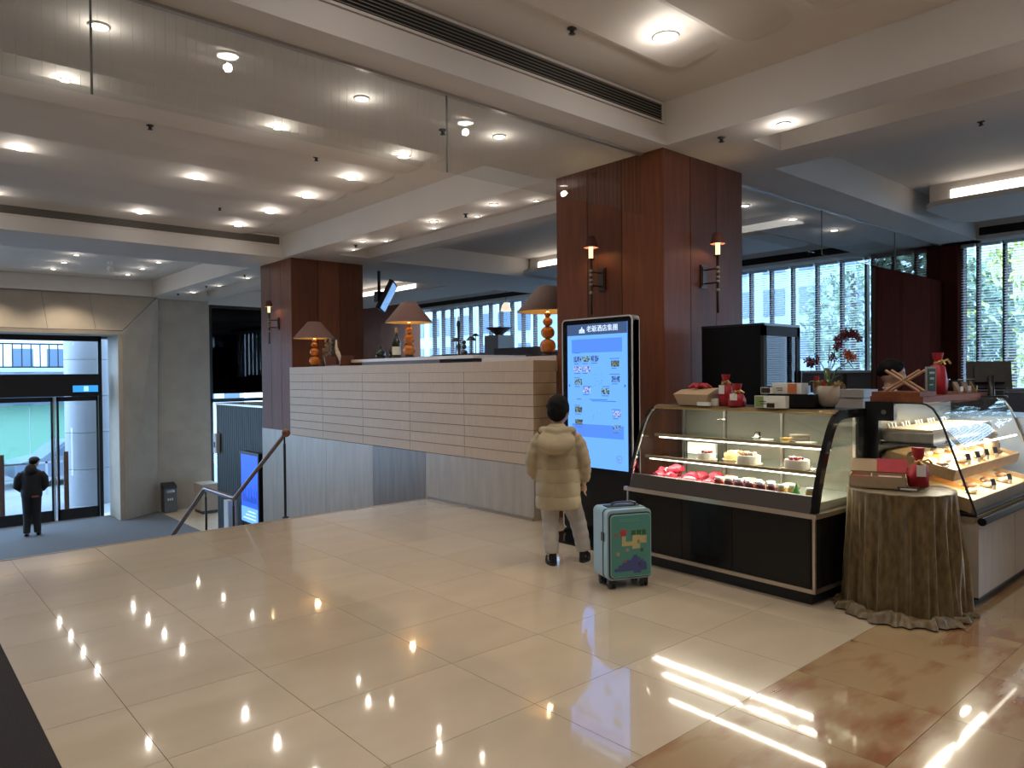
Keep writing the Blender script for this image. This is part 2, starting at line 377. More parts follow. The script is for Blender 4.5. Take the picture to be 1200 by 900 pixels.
# entrance door
d1 = struct('door_1', MB().box((-2, 20.42, 2.40), (4.36, 20.52, 2.54)).box((4.28, 20.42, -1.98), (4.36, 20.52, 2.5)).box((-2, 20.40, 1.05), (4.30, 20.54, 1.59)).box((-2, 20.42, -1.98), (-1.9, 20.52, 2.5)), black)
gp = struct('pane', B((-1.9, 20.47, 1.6), (4.28, 20.476, 2.41)), clear, d1)
for a, b in ((-1.0, 1.28), (1.30, 3.30), (3.38, 4.27)):
    lf = struct('door_leaf', MB().box((a, 20.45, -1.97), (b, 20.50, -1.70)).box((a, 20.45, .93), (b, 20.50, 1.04)).box((a, 20.45, -1.97), (a+.045, 20.50, 1.04)).box((b-.045, 20.45, -1.97), (b, 20.50, 1.04)), black, d1)
    struct('pane', B((a+.04, 20.472, -1.71), (b-.04, 20.478, .94)), clear, lf)
struct('door_edge', MB().box((3.305, 20.43, -1.97), (3.335, 20.46, 1.04)), chrome, d1)
struct('door_edge', MB().box((3.355, 20.43, -1.97), (3.37, 20.46, 1.04)), chrome, d1)
struct('door_threshold', B((-1.9, 20.40, -1.985), (4.3, 20.56, -1.955)), chrome, d1)
struct('door_post', B((3.52, 20.50, -1.7), (3.62, 20.56, -.30)), mat('door_post_brown', (.12, .07, .05), .4), d1)
struct('door_post', B((2.22, 20.50, -1.7), (2.32, 20.56, -.28)), mat('door_post_brown', (.12, .07, .05), .4), d1)
# dark shopfront glass to the right of the far wall
w9 = struct('window_9', MB().box((6.89, 20.12, 3.36), (9.5, 20.3, 3.6)).box((6.89, 20.12, -1.98), (6.97, 20.2, 3.5)).box((6.89, 20.12, .80), (9.5, 20.2, .90)).box((9.4, 20.12, -1.98), (9.5, 20.2, 3.5)), black)
struct('pane', B((6.95, 20.15, 1.03), (9.45, 20.17, 3.42)), darkg, w9); struct('backing_panel', B((6.95, 20.22, 1.03), (9.45, 20.25, 3.5)), blackm, w9)
struct('pane', B((6.95, 20.15, -1.97), (9.45, 20.156, 1.02)), clear, w9)
struct('wall_lower_lobby', MB().box((9.5, 13.4, -2), (9.7, 20.3, -.3)), beige)
# ---- lounge windows: mullions, panes, blinds
def window(name, ys_, z0, z1):
    w = struct(name, MB().box((13.28, ys_[0]-.03, z0), (13.40, ys_[0]+.03, z1)).box((13.28, ys_[-1]-.03, z0), (13.40, ys_[-1]+.03, z1)), winm)
    for y in ys_[1:-1]: struct('mullion', B((13.28, y-.020, z0), (13.40, y+.020, z1)), winm, w)
    struct('pane', B((13.34, ys_[0], z0), (13.346, ys_[-1], z1)), clear, w)
    struct('window_sill', B((13.22, ys_[0]-.03, z0-.04), (13.42, ys_[-1]+.03, z0+.005)), plaster, w)
Y1 = [2.3, 2.68, 3.05, 3.41, 3.77, 4.0]; Y2 = [5.36, 5.51, 5.95, 6.41, 6.89, 7.33, 7.77, 8.2]
Y3 = [13.2+.46*i for i in range(13)]
Y0 = [-5.5+.6*i for i in range(14)]
window('window_1', Y1, 1.2, 3.52); window('window_2', [4.27, 4.63, 4.98, 5.34], 1.5, 3.52); window('window_3', Y2, 1.5, 3.52); window('window_4', Y3, 2.1, 3.52)
window('window_5', [8.2+.45*i for i in range(12)], 1.5, 3.52); window('window_6', Y0, 1.2, 3.52)
def blind_proto(w, z0, z1, label, group):
    t = th('venetian_blind', label, 'blind', (0, 0, 0), 0, group)
    m = MB(); n = int((z1-z0)/.043); hw = w/2
    for k in range(n):
        z = z1-.05-k*.043
        m.add([(-.017, -hw, z-.006), (.017, -hw, z+.006), (.017, hw, z+.006), (-.017, hw, z-.006), (-.017, -hw, z-.0045), (.017, -hw, z+.0075), (.017, hw, z+.0075), (-.017, hw, z-.0045)], [(0, 3, 2, 1), (4, 5, 6, 7), (0, 1, 5, 4), (2, 3, 7, 6), (1, 2, 6, 5), (3, 0, 4, 7)])
    ob('slats', m, slatm, t, kind='stuff')
    ob('head_rail', B((-.022, -hw, z1-.04), (.022, hw, z1)), slatm, t)
    for s_ in (-1, 1): ob('ladder_cord', B((-.019, s_*hw*.7-.003, z0), (-.016, s_*hw*.7+.003, z1)), slatm, t)
    return t
ORD = ['leftmost', 'second from left', 'third from left', 'fourth from left', 'fifth from left', 'sixth from left', 'seventh from left', 'eighth from left', 'ninth from left', 'tenth from left', 'eleventh from left', 'twelfth from left', 'thirteenth from left']
def blinds(ys_, z0, z1, label, group):
    p = None; n = len(ys_)-1; i = 0
    for a, b in zip(ys_[:-1], ys_[1:]):
        if p is None: p = blind_proto(1, z0, z1, label, group); o = p
        else: o = dup(p)
        o.location = (13.20, (a+b)/2, 0); o.scale = (1, (b-a)-.045, 1); i += 1
        o['label'] = (ORD[n-i]+' '+label) if 'outside' not in label else label
blinds(Y1, 1.22, 3.50, 'white slatted blind in the window at the right edge', 'blinds of the right edge window')
blinds(Y2[1:], 1.52, 3.50, 'white slatted blind behind the orchid and refrigerator', 'blinds of the window behind the orchid')
blinds(Y3, 2.12, 3.50, 'narrow white slatted blind in the far window above the counter', 'blinds of the far lounge window')
blinds(Y0, 1.22, 3.50, 'added white blind dimming the near lounge window outside the photo to the right', 'added blinds dimming the near lounge window')  # unseen blinds added to cut the light through this window
blinds([8.2+.45*i for i in range(12)], 1.52, 3.50, 'added daylight-cutting blind hidden behind the near column, outside view', 'added daylight-cutting blinds behind the near column')  # out of sight, put here to hold back daylight
# raised lounge floor and low things behind the counter
struct('lounge_platform', B((6.7, 5.5, 0), (13.28, 13.0, .9)), mat('dark_lounge_floor', (.07, .05, .045), .5))
# ---- smoke curtain glass under the beam
def curtain(x0, x1, joints, label_n, wires=True):
    g = struct('window_%d' % label_n, MB().box((x0, 4.215, ZS-.018), (x1, 4.251, ZS+.002)), mat('rail_metal', (.45, .42, .38), .4, metal=.6))
    J = [x0]+joints+[x1]
    for a, b in zip(J[:-1], J[1:]):
        p = struct('pane', B((a+.004, 4.229, 2.955), (b-.004, 4.236, ZS-.015)), curtg, g)
        if wires:
            w = MB(); x = a+.03
            while x < b-.02: w.box((x, 4.2315, 2.96), (x+(.0009 if b < 4 else .0005), 4.2319, ZS-.02)); x += .055
            ob('glass_wires', w, mat('glass_wire', (.42, .41, .38), .6), p, kind='stuff')
    for j in joints: struct('joint_strip', B((j-.005, 4.227, 2.955), (j+.005, 4.238, ZS-.015)), mat('glass_joint', (.16, .17, .16), .4), g)
curtain(-6, 5.366, [-3.7, -1.4, .88, 3.14], 7)
curtain(6.70, 13.09, [8.92, 11.2], 8, False)
# ================================================================== CEILING FITTINGS
trimm = mat('light_trim', (.62, .60, .56), .4)
lens = emis('downlight_lens', (1, .97, .90), 22)
lensw = emis('warm_downlight_lens', (1, .84, .62), 16)
def dl_mesh(r):
    return (MB().lathe([(r*1.28, 0), (r*1.28, -.008), (r*1.02, -.012), (r, -.002)], n=20, cap=False).mesh('trim_ring', trimm),
            MB().lathe([(r*.0, -.003), (r, -.003), (r, -.0035), (0, -.0035)], n=20, cap=False, smooth=False).mesh('lens', lens))
DLM = {}
def downlight(x, y, z, r, label, group, e=0, warm=False, ang=125, tilt=None):
    if (r, warm) not in DLM:
        a, b = dl_mesh(r)
        if warm: b.materials.clear(); b.materials.append(lensw)
        DLM[(r, warm)] = (a, b)
    a, b = DLM[(r, warm)]
    t = th('ceiling_light', label, 'ceiling light', (x, y, z), 0, group)
    ob('trim_ring', a, None, t); ob('lens', b, None, t)
    if tilt: t.rotation_euler = tilt
    if e: lamp('downlight_lamp', 'SPOT', (0, 0, -.03), e*KEY, (1, .88, .72) if warm else (1, .92, .80), r*.6, t, angle=ang, blend=.9)
    if e: lamp('ceiling_fill_lamp', 'POINT', (0, 0, -.09), e*KEY*.075, (1, .93, .85), .03, t)  # added point lamp that brightens the ceiling around each fitting
    return t
NTH = ['nearest', 'second nearest', 'third nearest', 'fourth nearest', 'fifth nearest', 'sixth nearest']
L1 = 'small round downlight in the ribbed ceiling above the stairs'
for i, y in enumerate((6.62, 7.75, 8.91, 10.08, 11.28)): downlight(4.33, y, 3.845, .055, NTH[i]+' bright downlight of the right row in the ribbed ceiling above the stairs', 'downlights in the ribbed bay above the stairs', 60)
for x, rw_ in ((2.93, 'middle'), (1.19, 'left'), (-.6, 'hidden leftmost')): 
    for i, y in enumerate((6.62, 8.91, 11.28)): downlight(x, y, 3.845, .034, NTH[i]+' small downlight of the %s row in the ribbed ceiling above the stairs' % rw_, 'downlights in the ribbed bay above the stairs', 50)
L2 = 'small round downlight in the far ribbed ceiling above the entrance'
for x, rw_ in ((4.46, 'right'), (3.0, 'middle'), (1.5, 'hidden left')):
    for i, y in enumerate((14.75, 15.9, 17.07, 18.24)): downlight(x, y, 3.845, .045, NTH[i]+' downlight of the %s row in the far ribbed ceiling before the entrance' % rw_, 'downlights in the far ribbed bay', 45)
downlight(4.198, 3.095, 3.845, .075, 'large white round downlight at the top of the photo, nearest to the camera', None, 90)
for x, y in ((4.2, .8), (4.2, -1.4), (2.0, 3.1), (2.0, .8), (2.0, -1.4), (-.5, 3.1), (-.5, .8), (-3, 2)): downlight(x, y, 3.845, .075, 'white round downlight of the near ribbed bay, outside the photo', 'near bay downlights', 90)
L3 = 'recessed downlight in the beam soffit seen through the glass curtain'
for i, x in enumerate((-.8, 1.02, 2.72, 4.04)): downlight(x, 4.70, ZS, .045, ORD[i]+' recessed downlight seen through the wired glass curtain', 'downlights in the beam behind the glass curtain', 30, True)
L4 = 'small downlight on the long beam leading to the far column, row beside the ribbed ceiling'
for i, y in enumerate((6.63, 7.86, 9.69)): downlight(5.60, y, ZS, .045, NTH[i]+' larger downlight on the long beam beside the ribbed ceiling', 'outer row of downlights on the long beam', 28, True)
L5 = 'small downlight on the edge of the trough in the long beam between the columns'
for i, y in enumerate((6.17, 7.27, 8.22, 9.45, 10.44)): downlight(5.86, y, ZS, .03, NTH[i]+' small downlight at the trough edge of the long beam between the columns', 'inner row of downlights on the long beam', 14, True)
L6 = 'small downlight on the long beam beyond the far column'
for i, y in enumerate((14.8, 16.44, 18.1)): downlight(5.86, y, ZS, .04, NTH[i]+' small downlight on the long beam beyond the far column', 'downlights on the beam beyond the far column', 22, True)
downlight(5.62, 2.98, ZS, .045, 'single downlight beside the trough above the cake display cases', None, 60, True)
for y in (.9, -1.2): downlight(5.62, y, ZS, .045, 'downlight beside the trough, outside the photo to the right', 'near trough downlights', 60, True)
for i, x in enumerate((8.0, 9.2, 10.4)): downlight(x, 4.75, ZS, .05, ORD[i]+' downlight in the beam behind the right glass curtain', 'downlights behind the right glass curtain', 18)
# downlights in the lower lobby side
sprm = MB().lathe([(.035, 0), (.035, -.006), (.016, -.012), (.014, -.035), (.024, -.038), (.024, -.042), (0, -.044)], n=12, cap=False).mesh('ceiling_sprinkler', mat('sprinkler_dark', (.06, .06, .06), .35, metal=.6))
k = 0
for x, y, z in ((3.70, 3.52, 3.90), (5.53, 3.50, ZS), (8.1, 2.27, 3.90), (3.58, 4.88, ZS), (3.71, 7.40, 3.895), (3.76, 10.47, 3.895), (2.04, 7.47, 3.895), (5.67, 7.26, ZS), (5.68, 10.05, ZS), (9.2, 8.5, 3.90), (5.65, 16.62, ZS), (5.64, 14.4, ZS), (5.65, 18.6, ZS)):
    o = ob('ceiling_sprinkler', sprm, None); o.location = (x, y, z)
    lab = ['dark sprinkler head at the top centre of the ceiling', 'dark sprinkler head above the near red column', 'dark sprinkler head in the lounge ceiling at the right', 'sprinkler head behind the glass curtain left of the near column'][k] if k < 4 else 'dark sprinkler head '+['in the ribbed ceiling right of the middle downlight row', 'in the far right corner of the ribbed ceiling above the stairs', 'in the left part of the ribbed ceiling above the stairs', 'on the long beam nearer to the near column', 'on the long beam nearer to the far column', 'in the lounge ceiling above the counter', 'on the far beam, middle one', 'on the far beam, nearest one', 'on the far beam, farthest one'][k-4]
    tag(o, lab, 'sprinkler', None if k < 4 else 'small sprinkler heads of the farther ceilings'); k += 1
t = th('security_camera', 'small white camera hanging from the far ribbed ceiling above the entrance', 'camera', (3.7, 16.5, 3.85))
ob('mount', MB().lathe([(.045, .01), (.045, -.03), (.02, -.05), (.02, -.12)], n=12), trimm, t); ob('camera_body', MB().tube([(0, .04, -.13), (0, -.14, -.17)], [.045, .05], 12), trimm, t)
for i, (x, y) in enumerate(((3.4, 18.9), (1.9, 18.9), (.2, 18.9))): lamp('portal_lamp', 'SPOT', (x, 18.9, 3.78), 60, (1, .84, .62), .05, angle=110)

# ================================================================== SCONCES, LAMPS
shadem = mat('maroon_shade', (.10, .028, .022), .7, var=.1, scale=30)
candle = mat('candle_sleeve', (.80, .74, .42), .5, emit=(1, .82, .35), es=1.6)
glassb = mat('smoky_beads', (.30, .26, .20), .15, coat=.5)
def sconce(loc, rz, label):
    # local: wall plane at y=0, arm reaches to -y
    t = th('wall_sconce', label, 'wall lamp', loc, rz)
    ob('back_plate', MB().box((-.045, -.02, -.11), (.045, 0, .11)).box((-.03, -.028, -.09), (.03, -.018, .09)), bronze, t)
    ob('arm', MB().tube([(0, -.02, .06), (0, -.16, .06)], .008).tube([(0, -.02, -.07), (0, -.16, -.07)], .008), bronze, t)
    ob('stem', MB().lathe([(.004, -.36), (.014, -.345), (.011, -.2), (.016, -.10), (.016, .10), (.012, .17), (.035, .178), (.035, .185), (.012, .19)], (0, -.17, 0), 12), bronze, t)
    b = MB()
    for z in (-.14, -.06, -.02, .03, .07): b.sph((0, -.17, z), .020, 10, 6)
    ob('beads', b, glassb, t)
    ob('candle_tube', MB().lathe([(.021, .19), (.021, .30)], (0, -.17, 0), 14), candle, t)
    ob('lamp_shade', MB().lathe([(.072, .29), (.040, .395), (.037, .395), (.069, .29)], (0, -.17, 0), 20, cap=False), shadem, t)
    lamp('sconce_lamp', 'POINT', (0, -.17, .325), 2.2, (1, .72, .36), .02, t)
    return t
sconce((5.37, 4.72, 2.41), -pi/2, 'wall sconce with small maroon shade above the touch screen kiosk')
sconce((5.98, 4.0, 2.41), 0, 'wall sconce with small maroon shade on the right face of the near column')
sconce((5.42, 12.33, 2.42), -pi/2, 'wall sconce with small maroon shade on the far red column')
shade2 = mat('brown_silk_shade', (.085, .035, .028), .75, var=.08, scale=40)
gold = mat('gold_lining', (.62, .42, .16), .45, metal=.5)
ballw = mat('amber_lacquer', (.58, .20, .035), .22, var=.35, scale=9, stretch=(1, 1, .4), coat=.4)
def table_lamp(loc, h, rs, label):
    t = th('table_lamp', label, 'lamp', loc)
    k = h/.75
    ob('base', MB().lathe([(.07*k, 0), (.07*k, .02*k), (.04*k, .035*k)], n=20), blackm, t)
    z = .03*k
    for r in (.088, .075, .053, .036):
        r *= k; ob('ball', MB().sph((0, 0, z+r*.86), (r, r, r*.93), 20, 12), ballw, t); z += r*1.80
    ob('lamp_neck', MB().lathe([(.012, z-.01), (.012, z+.09*k)], n=10), blackm, t)
    zb = z-.01; 
    ob('lamp_shade', MB().lathe([(rs, zb), (rs*.30, h), (rs*.29, h), (rs*.985, zb)], n=40, cap=False), shade2, t)
    ob('shade_lining', MB().lathe([(rs*.975, zb+.002), (rs*.28, h-.004)], n=40, cap=False), gold, t)
    ob('bulb', MB().sph((0, 0, zb+.10), .03, 10, 6), emis('bulb_glow', (1, .80, .45), 6), t)
    lamp('table_lamp_light', 'POINT', (0, 0, zb+.06), 7, (1, .70, .36), .03, t)
    return t
table_lamp((5.62, 8.50, 1.735), .77, .33, 'table lamp with four amber balls and brown shade in the middle of the counter')
table_lamp((5.62, 5.75, 1.692), .77, .34, 'table lamp with amber balls half hidden behind the near red column')
table_lamp((5.30, 10.72, 1.632), .72, .33, 'table lamp with brown shade standing against the far red column')

# ================================================================== COUNTER
t = th('bar_counter', 'long pale wood counter with horizontal panels above the marble wall', 'counter', (5.04, 5.37, .56))
W0 = .30
ob('core', MB().box((.02, .02, .002), (.29, 5.66, 1.05)), oakgap, t)
ob('cap_board', MB().box((0, 0, .965), (.95, 5.70, 1.075)), oak, t)
vy = [0, 1.15, 2.26, 3.41, 4.58, 5.70]
for r in range(8):
    z0 = r*.1206; off = [0, 0, 0, 0, 0, 0]
    for a, b in zip(vy[:-1], vy[1:]):
        ob('cladding_board', B((0, a+.002, z0+.003), (.021, b-.002, z0+.1176)), oak, t)
    ob('cladding_board', B((.022, 0, z0+.003), (.33, .021, z0+.1176)), oak, t)
bs = th('bar_shelf', 'raised stone shelf on the counter under the middle lamp', 'shelf', (5.45, 7.2, 1.637))
ob('shelf_base', B((0, .35, 0), (.8, 2.3, .055)), mat('dark_wood', (.05, .028, .022), .4), bs); ob('stone_top', B((-.01, -.35, .056), (.85, 2.95, .096)), mat('pale_stone_top', (.50, .46, .42), .3), bs)
ob('stone_slab', B((5.45, 5.45, 1.637), (6.1, 6.7, 1.690)), mat('pale_stone_top', (.50, .46, .42), .3), label='pale stone slab on the counter under the lamp next to the near column', cat='slab')
# basket, brick stone and driftwood decoration
t = th('wooden_bowl', 'brown wooden box bowl on the counter by the far column', 'bowl', (5.36, 10.05, 1.635))
ob('bowl_body', MB().prism([(-.28, .16), (-.22, 0), (.22, 0), (.28, .16), (.26, .16), (.21, .02), (-.21, .02), (-.26, .16)], 0, -.10, .10), mat('reddish_bowl', (.10, .03, .018), .4), t)
ob('bowl_end', MB().prism([(-.28, .16), (-.22, 0), (.22, 0), (.28, .16)], 0, .095, .11), mat('reddish_bowl', (.10, .03, .018), .4), t)
t = th('stone_ornament', 'small tower of dark rough bricks beside the lamp on the far counter', 'ornament', (5.45, 10.52, 1.635))
bm_ = B((-.05, -.035, -.014), (.05, .035, .014)).mesh('brick', mat('ornament_brick', (.10, .075, .07), .9, objvar=.3))
for r in range(15):
    for c in range(4):
        if r > 9 and c == 3: continue
        o = ob('brick', bm_, None, t); o.location = (random.uniform(-.01, .01), -.12+c*.075+(r % 2)*.03-r*.004, .016+r*.03)
o = ob('driftwood', MB().tube([(0, 0, 0), (.0, .05, .10), (-.01, .10, .18), (0, .16, .27), (.02, .20, .38)], [.015, .03, .034, .022, .012], 10).tube([(0, -.06, 0), (0, .02, .1), (0, .08, .2)], [.01, .02, .012], 8), mat('driftwood', (.42, .33, .22), .7, var=.3, scale=20), label='pale driftwood branch leaning in the wooden bowl', cat='driftwood')
o.location = (5.36, 9.95, 1.66)
# bottles on the raised shelf
def bottle(loc, h, r, label, capc, lab=True, cat='bottle', col=(.006, .010, .006), group=None):
    t = th('wine_bottle', label, cat, loc, random.uniform(0, 3), group)
    ob('bottle_glass', MB().lathe([(r*.9, 0), (r, .01), (r, h*.52), (r*.85, h*.60), (r*.38, h*.72), (r*.33, h*.99), (r*.36, h)], n=16), mat('bottle_glass', col, .08, coat=.5), t)
    ob('foil', MB().lathe([(r*.36, h*.80), (r*.36, h*1.0), (r*.2, h*1.005)], n=14), capc, t)
    if lab: ob('paper_label', MB().lathe([(r*1.02, h*.14), (r*1.02, h*.40)], n=16, cap=False), mat('cream_paper', (.62, .60, .55), .6), t)
goldfoil = mat('gold_foil', (.35, .22, .10), .4, metal=.6)
bottle((6.0, 9.42, 1.735), .48, .065, 'champagne bottle with copper foil neck left of the middle lamp', goldfoil)
bottle((6.0, 9.10, 1.735), .40, .05, 'dark wine bottle with a pale label between champagne bottle and lamp', blackm)
bottle((6.15, 9.75, 1.735), .26, .07, 'squat dark decanter far left on the raised shelf', blackm, False)
bottle((6.1, 10.05, 1.735), .24, .08, 'round dark decanter beside the far column', blackm, False)
def lamp_small(loc, h, label):
    t = th('desk_lamp', label, 'lamp', loc)
    ob('stem', MB().lathe([(.05, 0), (.05, .012), (.008, .02), (.008, h)], n=12), black, t); ob('shade', MB().lathe([(.075, h-.05), (.03, h), (.0, h+.004)], n=18, cap=False), black, t)
lamp_small((6.1, 8.06, 1.735), .27, 'tiny black lamp left of the black candlestick on the raised shelf'); lamp_small((6.1, 7.72, 1.735), .27, 'tiny black lamp at the right end of the raised shelf')
t = th('candlestick', 'tall black candlestick right of the middle lamp', 'candlestick', (6.1, 8.0, 1.735)); ob('stick', MB().lathe([(.045, 0), (.045, .02), (.015, .04), (.03, .15), (.014, .2), (.02, .42), (.03, .44), (.02, .50)], n=12), black, t); ob('candle', MB().lathe([(.012, .5), (.012, .56)], n=8), mat('cream_paper', (.62, .60, .55), .6), t)
t = th('black_figurine', 'small knobbly black figure beside the black candlestick', 'figurine', (6.1, 7.88, 1.735)); ob('figure', MB().sph((0, 0, .05), .05).sph((0, 0, .14), .035).sph((0, 0, .20), .03), black, t)
# ================================================================== TV on ceiling bracket
t = th('ceiling_television', 'black flat television hanging tilted from the ceiling behind the far column', 'television', (7.45, 12.3, 3.10), radians(0))
ob('pole', MB().lathe([(.03, -.1), (.03, .42)], (0, 0, 0), 10), black, t)
ob('bracket', MB().box((-.08, -.08, -.18), (.08, .06, .02)).box((-.05, -.12, -.12), (.05, -.05, -.04)), black, t)
M = Matrix.Rotation(radians(53), 4, 'Z') @ Matrix.Translation((0, -.16, -.08)) @ Matrix.Rotation(radians(27), 4, 'X')
ob('tv_body', MB().mbox(M, (-.48, -.03, -.30), (.48, .05, .30)), blackm, t)
ob('tv_screen', MB().mbox(M, (-.45, -.036, -.27), (.45, -.03, .27)), mat('tv_screen', (.02, .03, .05), .1, emit=(.12, .25, .6), es=.5), t)
# ================================================================== LOUNGE beyond the counter
greyf = mat('grey_upholstery', (.13, .13, .15), .85, var=.2, scale=30)
def sofa(loc, w, rz, label, h=1.0, group=None):
    t = th('sofa', label, 'sofa', loc, rz, group)
    ob('base', B((-w/2+.05, -.3, 0), (w/2-.05, .4, .13)), blackm, t)
    ob('seat', MB().rbox((-w/2, -.35, .12), (w/2, .35, .46), .05), greyf, t); ob('backrest', MB().rbox((-w/2, .28, .12), (w/2, .50, h), .07), greyf, t)
    for s_ in (-1, 1): ob('armrest', MB().rbox((s_*w/2-.09, -.35, .12), (s_*w/2+.09, .45, .66), .04), greyf, t)
    n = max(2, int(w/.7))
    for k in range(n): ob('cushion', MB().sph((-w/2+w*(k+.5)/n, .20, .74), (w/n*.42, .12, .22), 12, 8), greyf, t)
sofa((12.2, 16.2, .0), 2.0, -pi/2, 'dark grey lounge sofa below the far window, left one', 2.08)
sofa((11.8, 12.0, .9), 1.6, -pi/2, 'grey lounge sofa below the far window nearer to the near column', 1.12)
sofa((8.6, 9.9, .9), 1.4, -pi/2, 'pale grey sofa back right behind the counter', 1.08)
sofa((11.6, 6.4, 0), 2.2, -pi/2, 'grey lounge sofa behind the orchid', 1.45)
sofa((8.9, 2.6, 0), 1.1, -pi/2, 'dark lounge armchair behind the woman and the wooden rack', 1.25)
t = th('pedestal', 'grey stone pedestal in front of the far window', 'pedestal', (12.6, 14.75, 0)); ob('plinth', MB().rbox((-.28, -.28, 0), (.28, .28, 2.52), .02), mat('pedestal_grey', (.25, .23, .22), .6), t)
t = th('ornamental_bowl', 'dark wide bowl on the grey pedestal', 'bowl', (12.6, 14.75, 2.521)); ob('bowl_body', MB().lathe([(.08, 0), (.12, .04), (.34, .20), (.36, .21), (.33, .21), (.1, .07)], n=24), mat('bowl_brown', (.10, .05, .04), .4), t)
lamp_small((9.2, 11.5, 1.9), .42, 'black desk lamp standing in front of the far window'); 
ob('lamp_table', MB().box((9.05, 11.35, 0), (9.35, 11.65, 1.9)), blackm, label='narrow black stand carrying the desk lamp behind the counter', cat='table')
t = th('paper_pendant', 'small pale pendant lamp shade in front of the far window', 'pendant lamp', (12.2, 14.0, 3.1))
ob('shade', MB().lathe([(.14, 0), (.10, .15), (.05, .22)], n=16, cap=False), emis('pendant_glow', (1, .85, .65), .8), t); ob('cable', MB().lathe([(.006, .2), (.006, .80)], n=6), black, t)
# ================================================================== OUTSIDE
fac = mat('pale_facade', (.34, .44, .56), .7, var=.08, scale=2); facw = mat('facade_window', (.10, .15, .22), .1)
grd = mat('street_asphalt', (.22, .24, .26), .9, var=.2, scale=8)
struct('ground', MB().box((13.5, -30, -2.1), (60, 60, -2.0)).box((-30, 20.6, -2.1), (13.5, 60, -1.99)), grd)
def building(name, x0, y0, x1, y1, h, label, faces, m=fac, pw=1.5, ph=1.7):
    t = ob(name, B((x0, y0, -2), (x1, y1, h)), m, label=label, cat='building')
    wm = MB().box((0, 0, 0), (1, 1, 1)).mesh('window', facw)
    cnt = 0
    for f in faces:
        L = (y1-y0) if f == 'x' else (x1-x0); n = int(L/pw)
        for i in range(n):
            z = 0
            while z+ph < h and cnt < 290:
                o = ob('window', wm, None, t); cnt += 1
                if f == 'x': o.location = (x0-.03, y0+(i+.2)*L/n, z+.3); o.scale = (.06, L/n*.6, ph*.62)
                else: o.location = (x0+(i+.2)*L/n, y0-.03, z+.3); o.scale = (L/n*.6, .06, ph*.62)
                z += ph
    return t
building('office_building', 27, 8, 36, 26, 7.5, 'pale blue office building beyond the lounge windows behind the trees', ['x'])
building('street_building', 25, 26.5, 36, 50, 14, 'pale building at the far end of the street outside the lounge windows', ['x'], mat('pale_facade_two', (.42, .50, .56), .7))
building('tiled_building', -2, 36, 14, 44, 12, 'tiled grey building across the street beyond the entrance doors', ['y'], mat('tile_facade', (.55, .56, .60), .6), 1.2, 1.5)
ob('street_banner', B((26.8, 9.2, -2), (26.9, 9.9, 3.0)), mat('pink_banner', (.75, .12, .25), .6), label='pink red vertical banner across the street seen right of the orchid', cat='banner')
barkm = mat('bark', (.10, .08, .06), .9)
def tree(x, y, h, r, label, col, n=1500):
    t = th('street_tree', label, 'tree', (x, y, -2))
    ob('trunk', MB().tube([(0, 0, 0), (.05, .05, h*.5), (0, .1, h*.8)], [.14, .11, .05], 8), barkm, t)
    m = MB()
    for i in range(n):
        a = random.uniform(0, 2*pi); u = random.uniform(-1, 1); q = r*random.uniform(.5, 1)**.5*(1+.25*sin(3*a)*cos(4*u))
        c = Vector((q*sqrt(1-u*u)*cos(a), q*sqrt(1-u*u)*sin(a), h*.62+q*u*1.25)); s_ = random.uniform(.06, .13)
        d1_ = Vector((random.gauss(0, 1), random.gauss(0, 1), random.gauss(0, 1))).normalized()*s_; d2_ = d1_.orthogonal().normalized()*s_*.7
        m.add([c-d1_, c+d2_, c+d1_, c-d2_], [(0, 1, 2, 3)])
    ob('foliage', m, col, t, kind='stuff')
leafg = mat('leaf_green', (.20, .30, .19), .6, var=.4, scale=3); leafy = mat('leaf_yellow_green', (.45, .48, .12), .6, var=.3, scale=3)
tree(17.0, 5.3, 7.2, 1.1, 'leafy green street tree outside the window behind the orchid', leafg)
tree(19.2, 8.2, 7.6, 1.3, 'leafy street tree left of the orchid window, beyond the blinds', leafg)
tree(17.0, 2.6, 8.4, 1.2, 'green street tree outside the window at the right edge', leafg, 1700)
tree(21.0, 5.2, 8.0, 1.5, 'yellow green street tree outside above the wood partition', leafy)
tree(21.5, 18.5, 7, 1.8, 'street tree outside the far lounge window', leafg)
tree(17.5, -.2, 9.0, 1.2, 'green street tree farthest right outside the window', leafg)
# entrance side
t = th('stone_pillar', 'grey stone pillar outside the entrance doors', 'pillar', (4.55, 23.0, -2))
for k in range(6): ob('stone_block', MB().lathe([(.56, k*1.0+.006), (.56, k*1.0+.994)], n=28), mat('pillar_stone', (.30, .32, .36), .5, objvar=.08), t)
t = th('green_hoarding', 'mint green construction hoarding across the street', 'hoarding', (4.3, 31, -2))
for k in range(6): ob('sheet', B((-4.6+k*1.15, 0, .3), (-4.6+k*1.15+1.13, .06, 2.55)), mat('mint_green', (.22, .46, .33), .5, objvar=.03), t)
ob('top_rail', B((-4.7, -.02, 2.56), (2.4, .08, 2.68)), fac, t)
ob('shop_canopy', MB().box((-2, 30.0, .95), (7.5, 31.3, 1.10)).box((-2, 31.2, .60), (7.5, 31.3, 1.6)), fac, label='pale canopy above the green hoarding', cat='canopy')
t = th('iron_balcony', 'balcony railing on the building above the entrance glass', 'railing', (3.5, 33.5, 1.9))
ob('rail', MB().box((-3, 0, .9), (3, .05, .96)).box((-3, 0, 0), (3, .05, .06)), black, t)
for k in range(20): ob('baluster', MB().box((-3+k*.3, 0, .05), (-2.96+k*.3, .04, .9)), black, t)
ob('balcony_floor', MB().box((-3.1, 0, -.15), (3.1, 2.4, 0)), fac, t)
t = th('street_railing', 'white metal railing along the pavement outside the entrance', 'railing', (3.4, 25.5, -2))
